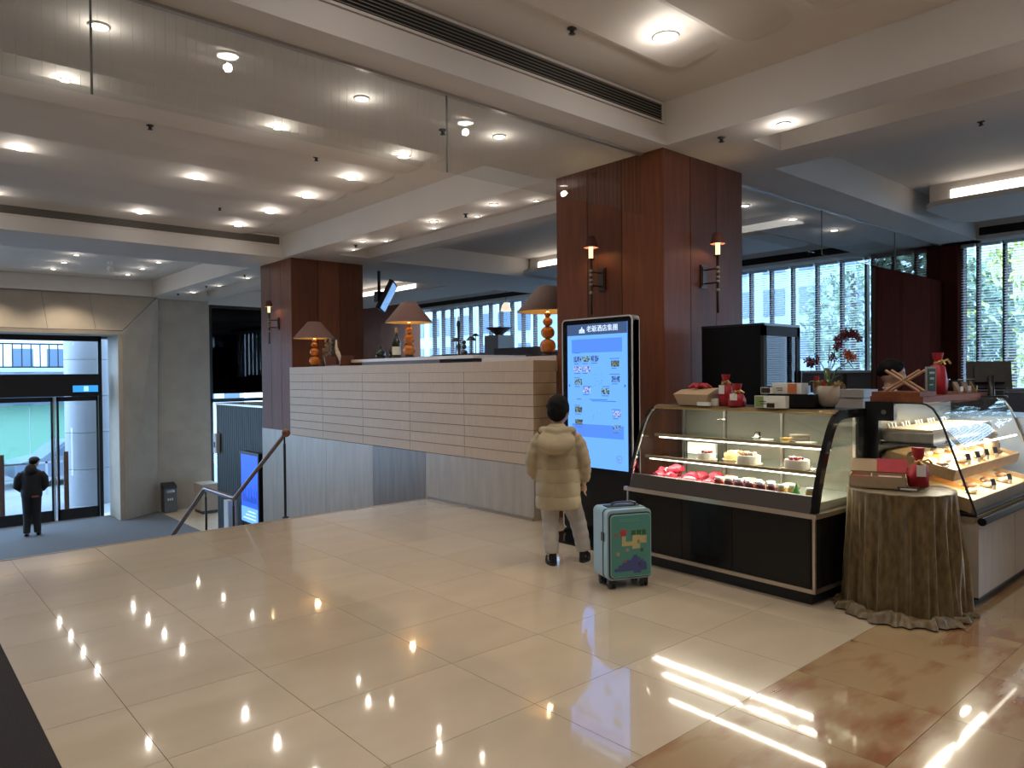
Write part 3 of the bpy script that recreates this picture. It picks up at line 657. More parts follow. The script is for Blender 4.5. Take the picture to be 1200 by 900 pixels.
ob('rail', MB().box((-5, 0, .95), (4, .05, 1.0)).box((-5, 0, .5), (4, .04, .54)), chrome, t)
for k in range(9): ob('post', MB().box((-5+k*1.1, 0, 0), (-4.94+k*1.1, .05, 1.0)), chrome, t)
def car(loc, rz, paint, label):
    t = th('car', label, 'car', loc, rz)
    prof = [(-2.1, .35), (-2.1, .75), (-1.9, .85), (-1.35, .95), (-.75, 1.42), (.7, 1.45), (1.35, 1.0), (2.0, .88), (2.15, .6), (2.15, .3)]
    ob('body', MB().prism(prof, 1, -.82, .82), paint, t)
    ob('side_window', MB().prism([(-1.1, .98), (-.65, 1.36), (.65, 1.38), (1.15, 1.0)], 1, -.83, .83), facw, t)
    for x in (-1.3, 1.35):
        for y in (-.80, .66): 
            w = ob('wheel', MB().tube([(x, y, .32), (x, y+.16, .32)], [.32, .32], 20), blackm, t); ob('hub', MB().tube([(x, y-.01 if y < 0 else y+.1, .32), (x, y+.02 if y < 0 else y+.17, .32)], [.19, .19], 14), chrome, w)
car((5.4, 28.2, -2), radians(4), mat('silver_paint', (.20, .26, .34), .3, metal=.3), 'silver car parked outside in front of the green hoarding')
car((.9, 28.0, -2), radians(2), mat('dark_paint', (.05, .06, .09), .2), 'dark car parked outside at the left edge of the entrance')
# ================================================================== LOWER LOBBY
flm = mat('anthracite_cladding', (.045, .052, .06), .45)
t = th('fluted_partition', 'dark fluted metal partition in the lower lobby beyond the handrail', 'partition', (5.72, 13.3, -1.98))
ob('core', B((.02, 0, 0), (1.2, 3.05, 2.86)), flm, t); ob('top_trim', B((-.01, 0, 2.86), (1.21, 3.06, 2.90)), steel, t)
for k in range(38): ob('fluted_batten', B((0, k*.08+.01, 0), (.022, k*.08+.055, 2.86)), flm, t)
t = th('wall_dispenser', 'small white dispenser on the end of the fluted partition', 'dispenser', (5.66, 16.2, .05)); ob('body', MB().rbox((-.03, -.10, -.22), (.06, .10, .20), .02), mat('white_plastic', (.6, .62, .66), .4), t); ob('window_slot', B((-.035, -.05, -.1), (-.029, .05, .02)), facw, t)
t = th('poster_display', 'lit blue poster display screen on the fluted partition', 'display', (5.60, 14.2, -1.42))
ob('frame', MB().rbox((0, -.46, -.05), (.10, .46, 1.42), .02, 0), black, t)
pb = mat('poster_blue', (.02, .06, .3), .3, emit=(.02, .10, .85), es=1.1); ob('screen', B((-.004, -.41, .02), (0, .41, 1.36)), pb, t)
m = MB()
for k in range(14):
    y = -.38+k*.055; h = random.uniform(.08, .42); m.box((-.007, y, .42), (-.005, y+.035, .42+h))
ob('picture_of_skyline', m, mat('poster_dark_blue', (.01, .03, .12), .3, emit=(.01, .05, .35), es=1), t)
ob('picture_band', MB().box((-.008, -.41, .02), (-.005, .41, .32)), mat('poster_light', (.1, .3, .6), .3, emit=(.15, .40, .95), es=1), t)
m = MB()
for r in range(3): m.box((-.010, -.30, .09+r*.07), (-.008, .30-.12*r, .11+r*.07))
ob('picture_text_lines', m, mat('poster_white', (.7, .8, .9), .3, emit=(.6, .8, 1), es=1), t)
t = th('white_box_unit', 'small white box on the floor beside the blue poster display', 'box', (5.45, 14.95, -1.98)); ob('body', MB().rbox((-.05, -.13, .32), (.14, .13, .95), .03).box((-.02, -.09, 0), (.11, .09, .2)), mat('white_plastic', (.6, .62, .66), .4), t)
t = th('ash_bin', 'grey metal ash bin standing against the stone wall', 'bin', (5.73, 19.85, -1.965))
ob('bin_body', MB().rbox((-.16, -.13, 0), (.16, .13, .60), .02), mat('bin_grey', (.12, .12, .12), .4, metal=.5), t)
ob('bin_top', MB().prism([(-.13, .60), (.13, .60), (.13, .74), (-.13, .66)], 0, -.16, .16), black, t)
ob('bin_slot', B((-.09, -.135, .50), (.10, -.13, .57)), chrome, t)
m = MB()
for k in range(3): m.box((-.07+k*.05, -.135, .30), (-.04+k*.05, -.131, .36))
ob('printed_marks', m, mat('white_print', (.7, .7, .68), .6), t)
t = th('stone_plinth_box', 'low brown stone block behind the handrail on the lower floor', 'block', (6.45, 19.2, -1.98)); ob('block', MB().rbox((-.22, -.3, .08), (.22, .3, .75), .02), lime, t); ob('foot', B((-.2, -.28, 0), (.2, .28, .08)), black, t)
# sign above the doors
t = th('door_sign', 'small blue lit sign above the entrance doors', 'sign', (4.0, 20.37, 1.22)); ob('sign_box', B((-.28, 0, -.07), (.26, .03, .09)), mat('sign_blue', (.02, .2, .5), .3, emit=(.04, .32, .75), es=1), t)
ob('pictogram', MB().box((-.05, -.003, -.05), (.05, 0, .07)), mat('sign_white', (.5, .8, 1), .3, emit=(.35, .75, 1), es=1), t)
# hand rail
rw = mat('rail_wood', (.16, .06, .03), .3, coat=.3)
t = th('stair_handrail', 'wooden stair handrail on thin black posts', 'handrail', (3.27, 7.3, 0))
ob('rail', MB().tube([(0, .02, .885), (0, 1.44, .045), (0, 1.50, .035), (0, 2.46, .035), (0, 2.52, .02), (0, 4.02, -.88)], .024, 10), rw, t)
ob('end_ball', MB().sph((0, -.01, .90), .045, 14, 10), rw, t)
ob('under_bar', MB().tube([(0, .05, .85), (0, 1.45, .012), (0, 2.48, .005), (0, 4.0, -.91)], .010, 6), black, t)
for y, z0, z1 in ((.03, 0, .86), (1.50, -.99, .01), (2.46, -.99, .0), (4.0, -1.98, -.9)): ob('post', MB().lathe([(.035, z0), (.035, z0+.01), (.014, z0+.015), (.014, z0+.02), (.014, z1-.08), (.009, z1-.07), (.009, z1)], (0, y, 0), 10), black, t)
# ================================================================== TOUCH SCREEN KIOSK
scr = mat('kiosk_screen_blue', (.05, .1, .2), .12, emit=(.125, .36, 1.0), es=1.15)
t = th('touch_screen_kiosk', 'tall black touch screen kiosk with lit blue page beside the near red column', 'kiosk', (4.90, 3.975, 0))
KW, KH = .845, 2.0
ob('housing', MB().rbox((.004, 0, .045), (.085, KW, KH), .045, 0, 6), blackm, t)
def ringframe(w, h, z0, r, th_, x0, x1):
    P = []
    def loop(o):
        q = []
        for cy, cz, t0 in ((w-r, h-r, 0), (r, h-r, 90), (r, z0+r, 180), (w-r, z0+r, 270)):
            for k in range(7):
                a = radians(t0+15*k); q.append((cy+(r-o)*cos(a), cz+(r-o)*sin(a)))
        return q
    A, C = loop(0), loop(th_)
    R = [[(x, p[0], p[1]) for p in L_] for x, L_ in ((x0, C), (x0, A), (x1, A), (x1, C), (x0, C))]
    return MB().rings(R, cap=False, smooth=False)
ob('silver_edge', ringframe(KW, KH, .045, .045, .012, -.004, .095), mat('silver_paint_edge', (.52, .52, .52), .45), t)
ob('bezel', MB().rbox((-.002, .010, .055), (.005, KW-.010, KH-.010), .036, 0, 6), blackg, t)
S0, S1, T0, T1 = .055, KW-.075, .645, 1.945
so = ob('screen', B((-.006, S0, T0), (-.001, S1, T1)), scr, t)
SWd, SHt = S1-S0, T1-T0
def spos(u, v): return S1-u*SWd, T1-v*SHt
def srect(name, u0, v0, u1, v1, m, d=.008):
    y0, z0 = spos(u0, v0); y1, z1 = spos(u1, v1)
    return ob(name, B((-d, y1, z1), (-d+.0015, y0, z0)), m, so)
srect('page_header', 0, 0, 1, .077, mat('screen_header', (.02, .03, .06), .2, emit=(.045, .085, .19), es=1))
srect('page_banner', .08, .105, .92, .20, mat('screen_banner', (.02, .05, .2), .2, emit=(.085, .25, .92), es=1))
srect('page_panel', .08, .70, .94, .79, mat('screen_banner', (.02, .05, .2), .2, emit=(.085, .25, .92), es=1))
wtx = mat('screen_white', (.6, .7, .8), .3, emit=(.55, .72, .95), es=1); dtx = mat('screen_dark', (.02, .03, .08), .3, emit=(.02, .06, .22), es=1)
y, z = spos(.60, .038)
text('老爺酒店集團', .062, wtx, so, Matrix.Translation((-.009, y, z)) @ FACE_NX, 'title')
m = MB(); y, z = spos(.26, .038)
for k in range(-3, 4):
    h = .040-.005*abs(k); m.box((-.010, y-k*.010-.003, z-.025), (-.008, y-k*.010+.003, z-.025+h))
m.box((-.010, y-.038, z-.031), (-.008, y+.038, z-.027)); m.box((-.010, y-.004, z+.012), (-.008, y+.004, z+.026))
ob('crown_emblem', m, wtx, so)
def thm(i, c1, c2): 
    mm = mat('thumbnail_%d' % i, (.02, .03, .05), .3); nt = mm.node_tree; b = nt.nodes['Principled BSDF']
    n = nt.nodes.new('ShaderNodeTexNoise'); n.inputs['Scale'].default_value = 55; g = nt.nodes.new('ShaderNodeNewGeometry'); nt.links.new(g.outputs['Position'], n.inputs[0])
    r = nt.nodes.new('ShaderNodeValToRGB'); r.color_ramp.elements[0].position = .42; r.color_ramp.elements[1].position = .58
    r.color_ramp.elements[0].color = (*c1, 1); r.color_ramp.elements[1].color = (*c2, 1)
    nt.links.new(n.outputs[0], r.inputs[0]); nt.links.new(r.outputs[0], b.inputs['Emission Color']); b.inputs['Emission Strength'].default_value = 1
    return mm
tm = [thm(0, (.01, .03, .10), (.15, .35, .85)), thm(1, (.01, .04, .03), (.25, .45, .6)), thm(2, (.03, .10, .5), (.5, .6, .9)), thm(3, (.01, .02, .02), (.2, .25, .2))]
for i, (u, v, k) in enumerate(((.18, .245, 0), (.325, .243, 1), (.475, .242, 0), (.18, .312, 2), (.33, .312, 2), (.19, .405, 1), (.335, .46, 2), (.65, .467, 1), (.81, .280, 3), (.815, .385, 0), (.19, .600, 3), (.195, .690, 3), (.83, .62, 2), (.83, .715, 1))):
    srect('thumbnail', u-.065, v-.021, u+.065, v+.021, tm[k])
    srect('caption_line', u-.06, v+.030, u+.02+.01*(i % 4), v+.034, dtx)
m = MB()
for u, v, w in ((.12, .20, .10), (.12, .375, .10), (.72, .245, .16), (.28, .435, .13), (.38, .525, .30), (.42, .535, .40), (.16, .525, .08), (.12, .57, .10), (.75, .59, .14), (.72, .35, .16), (.60, .435, .12)):
    y0, z0 = spos(u, v); m.box((-.009, y0-w*SWd, z0-.003), (-.008, y0, z0+.002))
for k in range(26):
    u, v = random.uniform(.40, .62), random.choice((random.uniform(.33, .44), random.uniform(.60, .68))); y0, z0 = spos(u, v); m.box((-.009, y0-.008, z0), (-.008, y0, z0+.003))
ob('small_print_lines', m, dtx, so)
for u, s_ in ((.035, 1), (.965, -1)):
    y0, z0 = spos(u, .43); ob('page_arrow', MB().add([(-.009, y0+s_*.010, z0), (-.009, y0-s_*.008, z0+.016), (-.009, y0-s_*.008, z0-.016)], [(0, 1, 2)]), dtx, so)
y0, z0 = spos(.87, .925)
ob('round_button', MB().rings([[(-.009, y0+r*cos(a*pi/12), z0+r*sin(a*pi/12)) for a in range(24)] for r in (.034, .028)], cap=False).tube([(-.009, y0+.004*cos(i*.6)*i*.35, z0+.004*sin(i*.6)*i*.35) for i in range(1, 13)], .003, 5), mat('screen_grey', (.1, .1, .1), .3, emit=(.12, .17, .25), es=1), so)
ob('foot_plate', MB().prism([(.02, .02), (.10, .10), (.75, .10), (.83, .02), (.83, .0), (.02, 0)], 0, -.02, .12).rbox((-.34, .03, 0), (.28, KW-.03, .022), .12, 2, 8), blackg, t)

# ================================================================== CAKE DISPLAY CASE
rot = radians(-2.17)
t = th('cake_display_case', 'black refrigerated cake display case with curved glass front and lit shelves', 'display case', (4.449, 2.162, 0), rot)
Lc, D = 1.56, .70
rail = mat('champagne_steel', (.60, .52, .44), .3, metal=.9)
ob('plinth', B((.05, .05, 0), (D-.03, Lc-.05, .09)), blackm, t)
ob('base_cabinet', B((.012, .012, .09), (D-.01, Lc-.01, .575)), blackm, t)
for a, b in ((.03, .60), (.605, 1.03), (1.035, 1.53)): ob('front_panel', B((.002, a, .115), (.013, b, .565)), blackg, t)
ob('side_panel', B((.03, .002, .115), (D-.02, .013, .565)), blackg, t)
rm = MB().box((-.006, -.006, .088), (D, .02, .114)).box((-.006, -.006, .088), (.02, Lc+.006, .114)).box((-.022, -.02, .566), (D+.01, Lc+.02, .596)).box((-.004, -.004, .1), (.014, .014, .57)).box((-.004, Lc-.012, .1), (.014, Lc+.004, .57)).box((D-.015, -.004, .1), (D, .012, .57))
ob('steel_rails', rm, rail, t)
prof = [(-.005, .60), (.035, .74), (.08, .865), (.13, .98), (.184, 1.085), (.225, 1.15), (.27, 1.198), (.32, 1.223), (.37, 1.234), (.45, 1.238)]
def inset(p, d):
    q = []
    for i, (x, z) in enumerate(p):
        a = p[max(i-1, 0)]; b = p[min(i+1, len(p)-1)]; dx, dz = b[0]-a[0], b[1]-a[1]; l = sqrt(dx*dx+dz*dz); q.append((x+dz/l*d, z-dx/l*d))
    return q
pin = inset(prof, .055)
def band(y0, y1, p, q):
    return MB().rings([[(p[i][0], y0, p[i][1]), (p[i][0], y1, p[i][1]), (q[i][0], y1, q[i][1]), (q[i][0], y0, q[i][1])] for i in range(len(p))], smooth=False)
ob('end_frame', band(-.004, .030, prof+[(D, 1.238)], pin+[(D, 1.185)]).box((D-.05, -.004, .60), (D, .03, 1.238)), blackg, t)
ob('end_frame', band(Lc-.028, Lc+.004, prof+[(D, 1.238)], inset(prof, .03)+[(D, 1.20)]), blackg, t)
ob('chrome_trim', band(Lc-.036, Lc-.028, prof, inset(prof, .012)), chrome, t)
gp = inset(prof, .004)
ob('curved_glass', MB().rings([[(x, .03, z), (x, Lc-.03, z)] for x, z in gp[1:]], cap=False, closed=False, smooth=True), caseg, t)
ob('end_glass', MB().add([(x, .012, z) for x, z in pin]+[(D-.05, .012, 1.185), (D-.05, .012, .60)], [tuple(range(len(pin)+2))]), caseg, t)
ob('end_glass', MB().add([(x, Lc-.012, z) for x, z in pin]+[(D-.02, Lc-.012, 1.185), (D-.02, Lc-.012, .60)], [tuple(range(len(pin)+2))]), caseg, t)
dbr = mat('dark_brown_band', (.05, .038, .032), .35)
ob('front_band', band(.025, Lc-.03, [(-.012, .596), (.028, .70)], [(.03, .596), (.07, .70)]), dbr, t)
ob('top_panel', B((.36, .0, 1.225), (D, Lc, 1.240)), blackm, t)
ob('top_front_trim', band(.02, Lc-.02, [(.30, 1.216), (.33, 1.233), (.37, 1.2405)], [(.305, 1.206), (.335, 1.222), (.37, 1.228)]), mat('gold_brown_trim', (.42, .31, .16), .3, metal=.7), t)
ob('back_wall', B((D-.025, .02, .60), (D-.01, Lc-.02, 1.225)), mat('case_back', (.30, .29, .24), .22, metal=.5), t)
ob('deck', B((.05, .03, .60), (D-.03, Lc-.03, .650)), mat('case_deck', (.42, .40, .36), .3, metal=.3), t)
for y in (.60, 1.10): ob('rear_post', B((D-.045, y, .65), (D-.03, y+.02, 1.22)), steel, t)
for y in (.05, Lc-.07): 
    ob('shelf_bracket_rail', B((D-.05, y, .65), (D-.035, y+.02, 1.2)), steel, t)
led = emis('led_strip', (1, .95, .82), 4)
shg = glass('shelf_glass', (.90, .97, .94), 1.2)
brs = mat('shelf_trim', (.36, .27, .14), .35, metal=.6)
for i, (x0, z) in enumerate(((.29, 1.0), (.17, .835))):
    s_ = ob('glass_shelf', B((x0+.012, .04, z-.008), (D-.05, Lc-.04, z)), shg, t)
    ob('shelf_edge', B((x0, .04, z-.018), (x0+.014, Lc-.04, z+.004)), brs, s_)
    ob('led_tube', B((x0+.02, .06, z-.030), (x0+.034, Lc-.07, z-.018)), led, s_)
    lamp('shelf_light', 'AREA', (x0+.04, Lc/2, z-.035), 5.5, (1, .93, .78), .03, t, size_y=Lc-.2)
ob('led_tube', B((.40, .06, 1.205), (.414, Lc-.07, 1.217)), led, t)
lamp('shelf_light', 'AREA', (.40, Lc/2, 1.20), 3.5, (1, .93, .78), .03, t, size_y=Lc-.2)
def CP(x, y, z):   # point in the case's own axes -> world
    return (4.449+x*cos(rot)-y*sin(rot), 2.162+x*sin(rot)+y*cos(rot), z)
creamm = mat('cream_icing', (.74, .68, .58), .6, var=.1, scale=60, bump=.3); berry = mat('red_berries', (.42, .03, .03), .25, coat=.4); darkb = mat('dark_berries', (.07, .015, .04), .25)
tart = mat('golden_tart', (.66, .42, .14), .5, var=.3, scale=50); fruit = mat('peach_fruit', (.70, .38, .16), .3)
board = mat('gold_board', (.5, .42, .3), .4); whitep = mat('white_card', (.70, .68, .62), .6)
def cake(loc, r, h, label, m, tops, fluted=False):
    t = th('cake', label, 'cake', loc)
    ob('cake_board', MB().lathe([(r*1.2, 0), (r*1.2, .004)], n=24), board, t)
    n = 36; R = []
    for z, q in ((.004, 1), (h*.5, 1), (h-.006, 1), (h, .96), (h, .8)):
        R.append([((r*q*(1+(.04 if fluted else .012)*(j % 2)))*cos(2*pi*j/n), (r*q*(1+(.04 if fluted else .012)*(j % 2)))*sin(2*pi*j/n), z) for j in range(n)])
    ob('cake_body', MB().rings(R), m, t)
    b = MB()
    for i in range(11):
        a = random.uniform(0, 6.28); q = r*.72*sqrt(random.random()); b.sph((q*cos(a), q*sin(a), h+.008), random.uniform(.010, .016), 8, 5)
    ob('topping', b, tops, t)
    b = MB()
    for i in range(6):
        a = random.uniform(0, 6.28); q = r*.6*sqrt(random.random()); b.sph((q*cos(a), q*sin(a), h+.010), random.uniform(.009, .014), 8, 5)
    ob('topping', b, darkb if tops is berry else creamm, t)
cake(CP(.28, 1.01, .836), .066, .050, 'white cream cake with red berries, leftmost on the middle shelf', creamm, berry)
cake(CP(.42, .86, .836), .072, .048, 'golden fruit tart right behind the leftmost cream cake', tart, fruit, True)
cake(CP(.27, .64, .836), .080, .062, 'cream cake topped with peach and white fruit in the middle of the shelf', creamm, fruit, True)
cake(CP(.27, .27, .836), .080, .062, 'white cream cake with dark red berries at the right end of the middle shelf', creamm, berry, True)
ob('white_box', B(CP(.52, 1.10, .837), (CP(.52, 1.10, 0)[0]+.03, CP(.52, 1.10, 0)[1]+.26, .93)), whitep, label='white upright box at the back of the middle shelf, left', cat='box')
t = th('plate_stack', 'stack of small cream plates on the top shelf, right', 'plates', CP(.47, .36, 1.002))
for k in range(5): ob('plate', MB().lathe([(.03, k*.010), (.07, k*.010+.006), (.07, k*.010+.009), (.03, k*.010+.004)], n=20), mat('plate_cream', (.45, .38, .28), .4), t)
t = th('price_holder', 'small dark framed card standing on the top shelf', 'card', CP(.36, .63, 1.002)); ob('card_frame', B((0, -.018, 0), (.02, .018, .06)), bronze, t); ob('card', B((-.002, -.012, .012), (0, .012, .05)), whitep, t)
for y, l in ((.55, 'flat white paper card lying on the top shelf beside the framed card'), (.22, 'flat white paper card at the right end of the top shelf')):
    ob('paper_card', B(CP(.36, y, 1.002), tuple(a+b for a, b in zip(CP(.36, y, 1.002), (.10, .11, .006)))), whitep, label=l, cat='card')
t = th('small_bowl', 'small tan bowl on the top shelf near the right end', 'bowl', CP(.36, .40, 1.002)); ob('bowl_body', MB().lathe([(.02, 0), (.045, .03), (.042, .03), (.018, .004)], n=18), tart, t)
# wrapped pink gift bags in a heap on the deck
pink = mat('pink_wrap', (.50, .03, .06), .4, var=.6, scale=30, bump=.9); ribb = mat('white_ribbon', (.75, .68, .62), .5)
gb = None
for i, (x, y, z, a, s_) in enumerate(((.20, 1.44, .66, .3, 1), (.20, 1.28, .665, 1.1, 1.0), (.24, 1.13, .67, .8, 1.15), (.30, 1.25, .72, 1.9, 1.05), (.18, 1.03, .66, 2.3, 1.05), (.30, .98, .69, .2, 1.0), (.20, .90, .655, 1.5, .9), (.40, 1.40, .66, .9, 1.0), (.42, 1.10, .67, 2.8, 1.0))):
    lab = 'crumpled pink wrapped gift in the heap in the cake case, '+('leftmost in front', 'second in front from left', 'middle of the heap', 'on top', 'fourth in front', 'behind the fourth one', 'rightmost next to the jars', 'at the back left', 'at the back middle')[i]
    if gb is None:
        gb = th('wrapped_gift', lab, 'gift bag', (0, 0, 0), 0, 'pink wrapped gifts in the cake case')
        m = MB(); R = []
        for k in range(9):
            u = k/8; q = .052*sin(pi*min(1, u*1.25+.12))**.6 if u < .72 else .014+.03*(u-.72)/.28
            R.append([(q*(1+.13*sin(5*j+3*k))*cos(2*pi*j/14), q*(1+.13*cos(4*j+k))*sin(2*pi*j/14)*.75+.0, u*.20) for j in range(14)])
        m.rings(R); o = ob('wrapping', m, pink, gb); ob('tie', MB().lathe([(.018, .142), (.022, .148), (.018, .154)], n=10), ribb, gb); g_ = gb
    else: g_ = dup(gb, label=lab)
    p = CP(x, y, z+.02); g_.location = p; g_.rotation_euler = (radians(100), 0, a+1.2); g_.scale = (s_,)*3
# jam jars
jg = glass('jar_glass', (.95, .95, .95), 1.0)
jam = [mat('red_jam', (.35, .03, .02), .15, coat=.5), mat('purple_jam', (.14, .02, .04), .15, coat=.5), mat('orange_jam', (.55, .22, .04), .15, coat=.5), mat('amber_jam', (.42, .26, .08), .15, coat=.5)]
lid = mat('pale_lid', (.62, .62, .60), .35, metal=.4)
def jar(x, y, k, label, group):
    t = th('jam_jar', label, 'jar', CP(x, y, .651), 0, group)
    ob('jar_content', MB().lathe([(.028, 0), (.034, .006), (.034, .056), (.028, .068)], n=12), jam[k], t); ob('lid', MB().lathe([(.028, .072), (.029, .086), (.02, .088)], n=12), lid, t)
    ob('jar_shoulder', MB().lathe([(.035, .056), (.029, .072)], n=12, cap=False), jg, t)
for i in range(6): jar(.135+.002*i, .80-.083*i, 0 if i in (0,) else (1 if i < 5 else 1), 'jar of dark red jam in the front row of the cake case, '+ORD[i], 'red jam jars of the front row')
for i in range(4): jar(.215, .73-.10*i, 1 if i < 2 else 2, 'jam jar in the second row behind the red ones, '+ORD[i], 'jam jars of the second row')
for i, y in enumerate((.30, .255)): jar(.13+.06*i, y, 3, ('amber honey jar in the front, right of the red jam jars', 'amber honey jar partly behind the other amber one')[i], 'amber jars')
jar(.14, .10, 3, 'brown amber jar alone in the right corner of the cake case', None)
t = th('green_cone', 'green cone shaped wrapped sweet between the amber jars', 'sweet', CP(.11, .185, .651)); ob('cone', MB().lathe([(.035, 0), (.030, .03), (.008, .09), (.004, .11)], n=9, smooth=False), mat('bright_green', (.06, .32, .07), .3), t)
for i, (x, y) in enumerate(((.33, .84), (.36, .68), (.34, .36))):
    ob('pastry_bag', MB().sph(CP(x, y, .69), (.06, .07, .035), 12, 7), mat('pastry_wrap', (.55, .45, .25), .3, var=.4, scale=40), label='wrapped pale pastry lying behind the jam jars, number %s from the left' % ('one', 'two', 'three')[i], cat='pastry')
# ---- things on top of the cake case
krf = mat('kraft_board', (.40, .28, .17), .7, var=.08, scale=30); crim = mat('crimson_cloth', (.42, .014, .028), .5, var=.25, scale=15, bump=.2)
t = th('gift_box', 'kraft gift box with red ribbon on the left top of the cake case', 'gift box', CP(.42, 1.17, 1.241), rot)
ob('box_body', MB().add([(-.10, -.13, 0), (.10, -.13, 0), (.10, .13, 0), (-.10, .13, 0), (-.125, -.16, .085), (.125, -.16, .085), (.125, .16, .085), (-.125, .16, .085)], [(0, 3, 2, 1), (4, 5, 6, 7), (0, 1, 5, 4), (1, 2, 6, 5), (2, 3, 7, 6), (3, 0, 4, 7)]), krf, t)
ob('box_lid', MB().add([(-.13, -.165, .085), (.13, -.165, .085), (.13, .165, .085), (-.13, .165, .085), (-.02, -.165, .125), (.13, -.165, .135), (.13, .165, .125), (-.02, .165, .12)], [(0, 3, 2, 1), (4, 5, 6, 7), (0, 1, 5, 4), (1, 2, 6, 5), (2, 3, 7, 6), (3, 0, 4, 7)]), krf, t)
m = MB()
for a in (.3, 1.2, 2.2, 3.4, 4.4, 5.5): m.tube([(.03, .02, .13), (.03+.05*cos(a), .02+.05*sin(a), .155), (.03+.09*cos(a), .02+.09*sin(a), .135)], [.008, .020, .010], 7)
ob('ribbon_bow', m, crim, t)
t = th('label_card', 'small white label card in front of the kraft gift box', 'card', CP(.30, 1.06, 1.241), rot); ob('card', B((0, -.06, 0), (.03, .05, .028)), whitep, t); ob('card', B((.05, -.10, 0), (.07, -.04, .055)), whitep, t)
def bag(loc, h, w, label, tagc=None, neck=.62, rz=0):
    t = th('gift_bag', label, 'gift bag', loc, rz); n = 18
    P = [(.0, .80), (.02, 1), (.3, 1.03), (neck-.08, .85), (neck, .34), (neck+.05, .32), (neck+.15, .5), (1, .62)]
    R = [[(w*q*(1+.10*sin(j*3+5*u) if u > .2 else w/w)*cos(2*pi*j/n)*.5, w*q*(1+.12*cos(j*4+9*u))*sin(2*pi*j/n)*.5, u*h) for j in range(n)] for u, q in P]
    ob('bag_cloth', MB().rings(R), crim, t)
    ob('tie_ribbon', MB().lathe([(w*.19, h*(neck-.01)), (w*.23, h*(neck+.02)), (w*.19, h*(neck+.05))], n=12).tube([(-w*.2, w*.1, h*(neck+.02)), (-w*.45, .0, h*(neck+.08)), (-w*.6, -.01, h*(neck-.02))], .008, 6).tube([(-w*.2, 0, h*(neck+.02)), (-w*.35, -w*.4, h*(neck+.1)), (-w*.3, -w*.6, h*neck)], .008, 6).sph((-w*.24, 0, h*(neck+.03)), w*.13, 8, 6), brass, t)
    if tagc: ob('tag_card', MB().box((-w*.60, -w*.25, h*(neck-.32)), (-w*.57, w*.20, h*(neck-.04))), tagc, t)
    return t
bag(CP(.42, .93, 1.241), .24, .105, 'tall crimson gift bag with gold ribbon and tag on the cake case', whitep, .70, rot)
bag(CP(.38, .81, 1.241), .17, .12, 'small crimson pouch with white tag beside the tall red bag on the cake case', whitep, .60, rot+.2)
def pbox(loc, sx, sy, sz, label, acc, rz=rot):
    t = th('product_box', label, 'box', loc, rz); ob('box_body', B((0, 0, 0), (sx, sy, sz)), whitep, t)
    ob('colour_panel', B((-.002, acc[1], .004), (0, acc[2], sz-.004)), acc[0], t); ob('printed_lines', MB().box((-.0025, sy*.62, sz*.5), (-.001, sy*.85, sz*.56)).box((-.0025, sy*.62, sz*.3), (-.001, sy*.8, sz*.36)), bronze, t)
    return t
ob('display_riser', MB().box(CP(.36, .20, 1.241), tuple(CP(.36, .20, 0)[i]+(.20, .30)[i] for i in range(2))+(1.34,)).box(CP(.36, .20, 1.241), tuple(CP(.36, .20, 0)[i]+(.20, .40)[i] for i in range(2))+(1.25,)), blackg, label='black glossy riser under the white boxes on the cake case', cat='riser')
pbox(CP(.30, .37, 1.2415), .05, .24, .085, 'white box with green panel on the cake case, below the orange one', (mat('olive_panel', (.20, .27, .08), .6), .17, .235))
pbox(CP(.38, .30, 1.341), .10, .22, .075, 'white box with orange panel on top of the black riser', (mat('orange_panel', (.55, .15, .04), .6), .03, .10))
pbox(CP(.33, .50, 1.3415), .03, .08, .045, 'small white label box on the left of the black riser', (bronze, .005, .075))
pbox(CP(.27, .43, 1.2415), .02, .07, .04, 'small brown and white label card before the green box', (bronze, .005, .065))
# orchid
t = th('potted_orchid', 'potted orchid with maroon blossoms in a beige pot on the cake case', 'plant', CP(.50, .17, 1.255))
potm = mat('beige_pot', (.50, .42, .34), .55, var=.05, scale=10)
ob('pot', MB().lathe([(.045, .0), (.068, .03), (.078, .09), (.078, .140), (.072, .142), (.070, .10)], n=28), potm, t); ob('pot_feet', MB().box((-.05, -.005, -.014), (.05, .005, .004)).box((-.005, -.05, -.014), (.005, .05, .004)), blackm, t)
gl = mat('orchid_leaf', (.04, .09, .03), .4); m = MB()
for a, l, hh in ((.5, .16, .13), (2.2, .13, .05), (3.6, .15, .06), (5.2, .10, .09), (-.9, .17, .17)):
    m.tube([(0, 0, .12), (l*.35*cos(a), l*.35*sin(a), .12+hh*.8), (l*.8*cos(a), l*.8*sin(a), .12+hh*1.1), (l*cos(a), l*sin(a), .12+hh*.8)], [(.010, .004), (.022, .004), (.018, .003), (.003, .002)], 8)
ob('leaves', m, gl, t)
def arc(dx, dy, h, droop, n=7): return [(dx*(i/n)**1.6, dy*(i/n)**1.6, .13+h*sin(pi*.5*min(1, i/n*1.25))-(droop*max(0, i/n-.8)*5 if i/n > .8 else 0)) for i in range(n+1)]
A1, A2, A3 = arc(.09, -.19, .38, .04), arc(-.05, .11, .20, .03), arc(.07, -.15, .23, .02)
m = MB(); [m.tube(a, .003, 6) for a in (A1, A2, A3)]; m.tube([(0, 0, .13), (.01, -.01, .42)], .003, 6); ob('stems', m, mat('stem_green', (.14, .16, .05), .6), t)
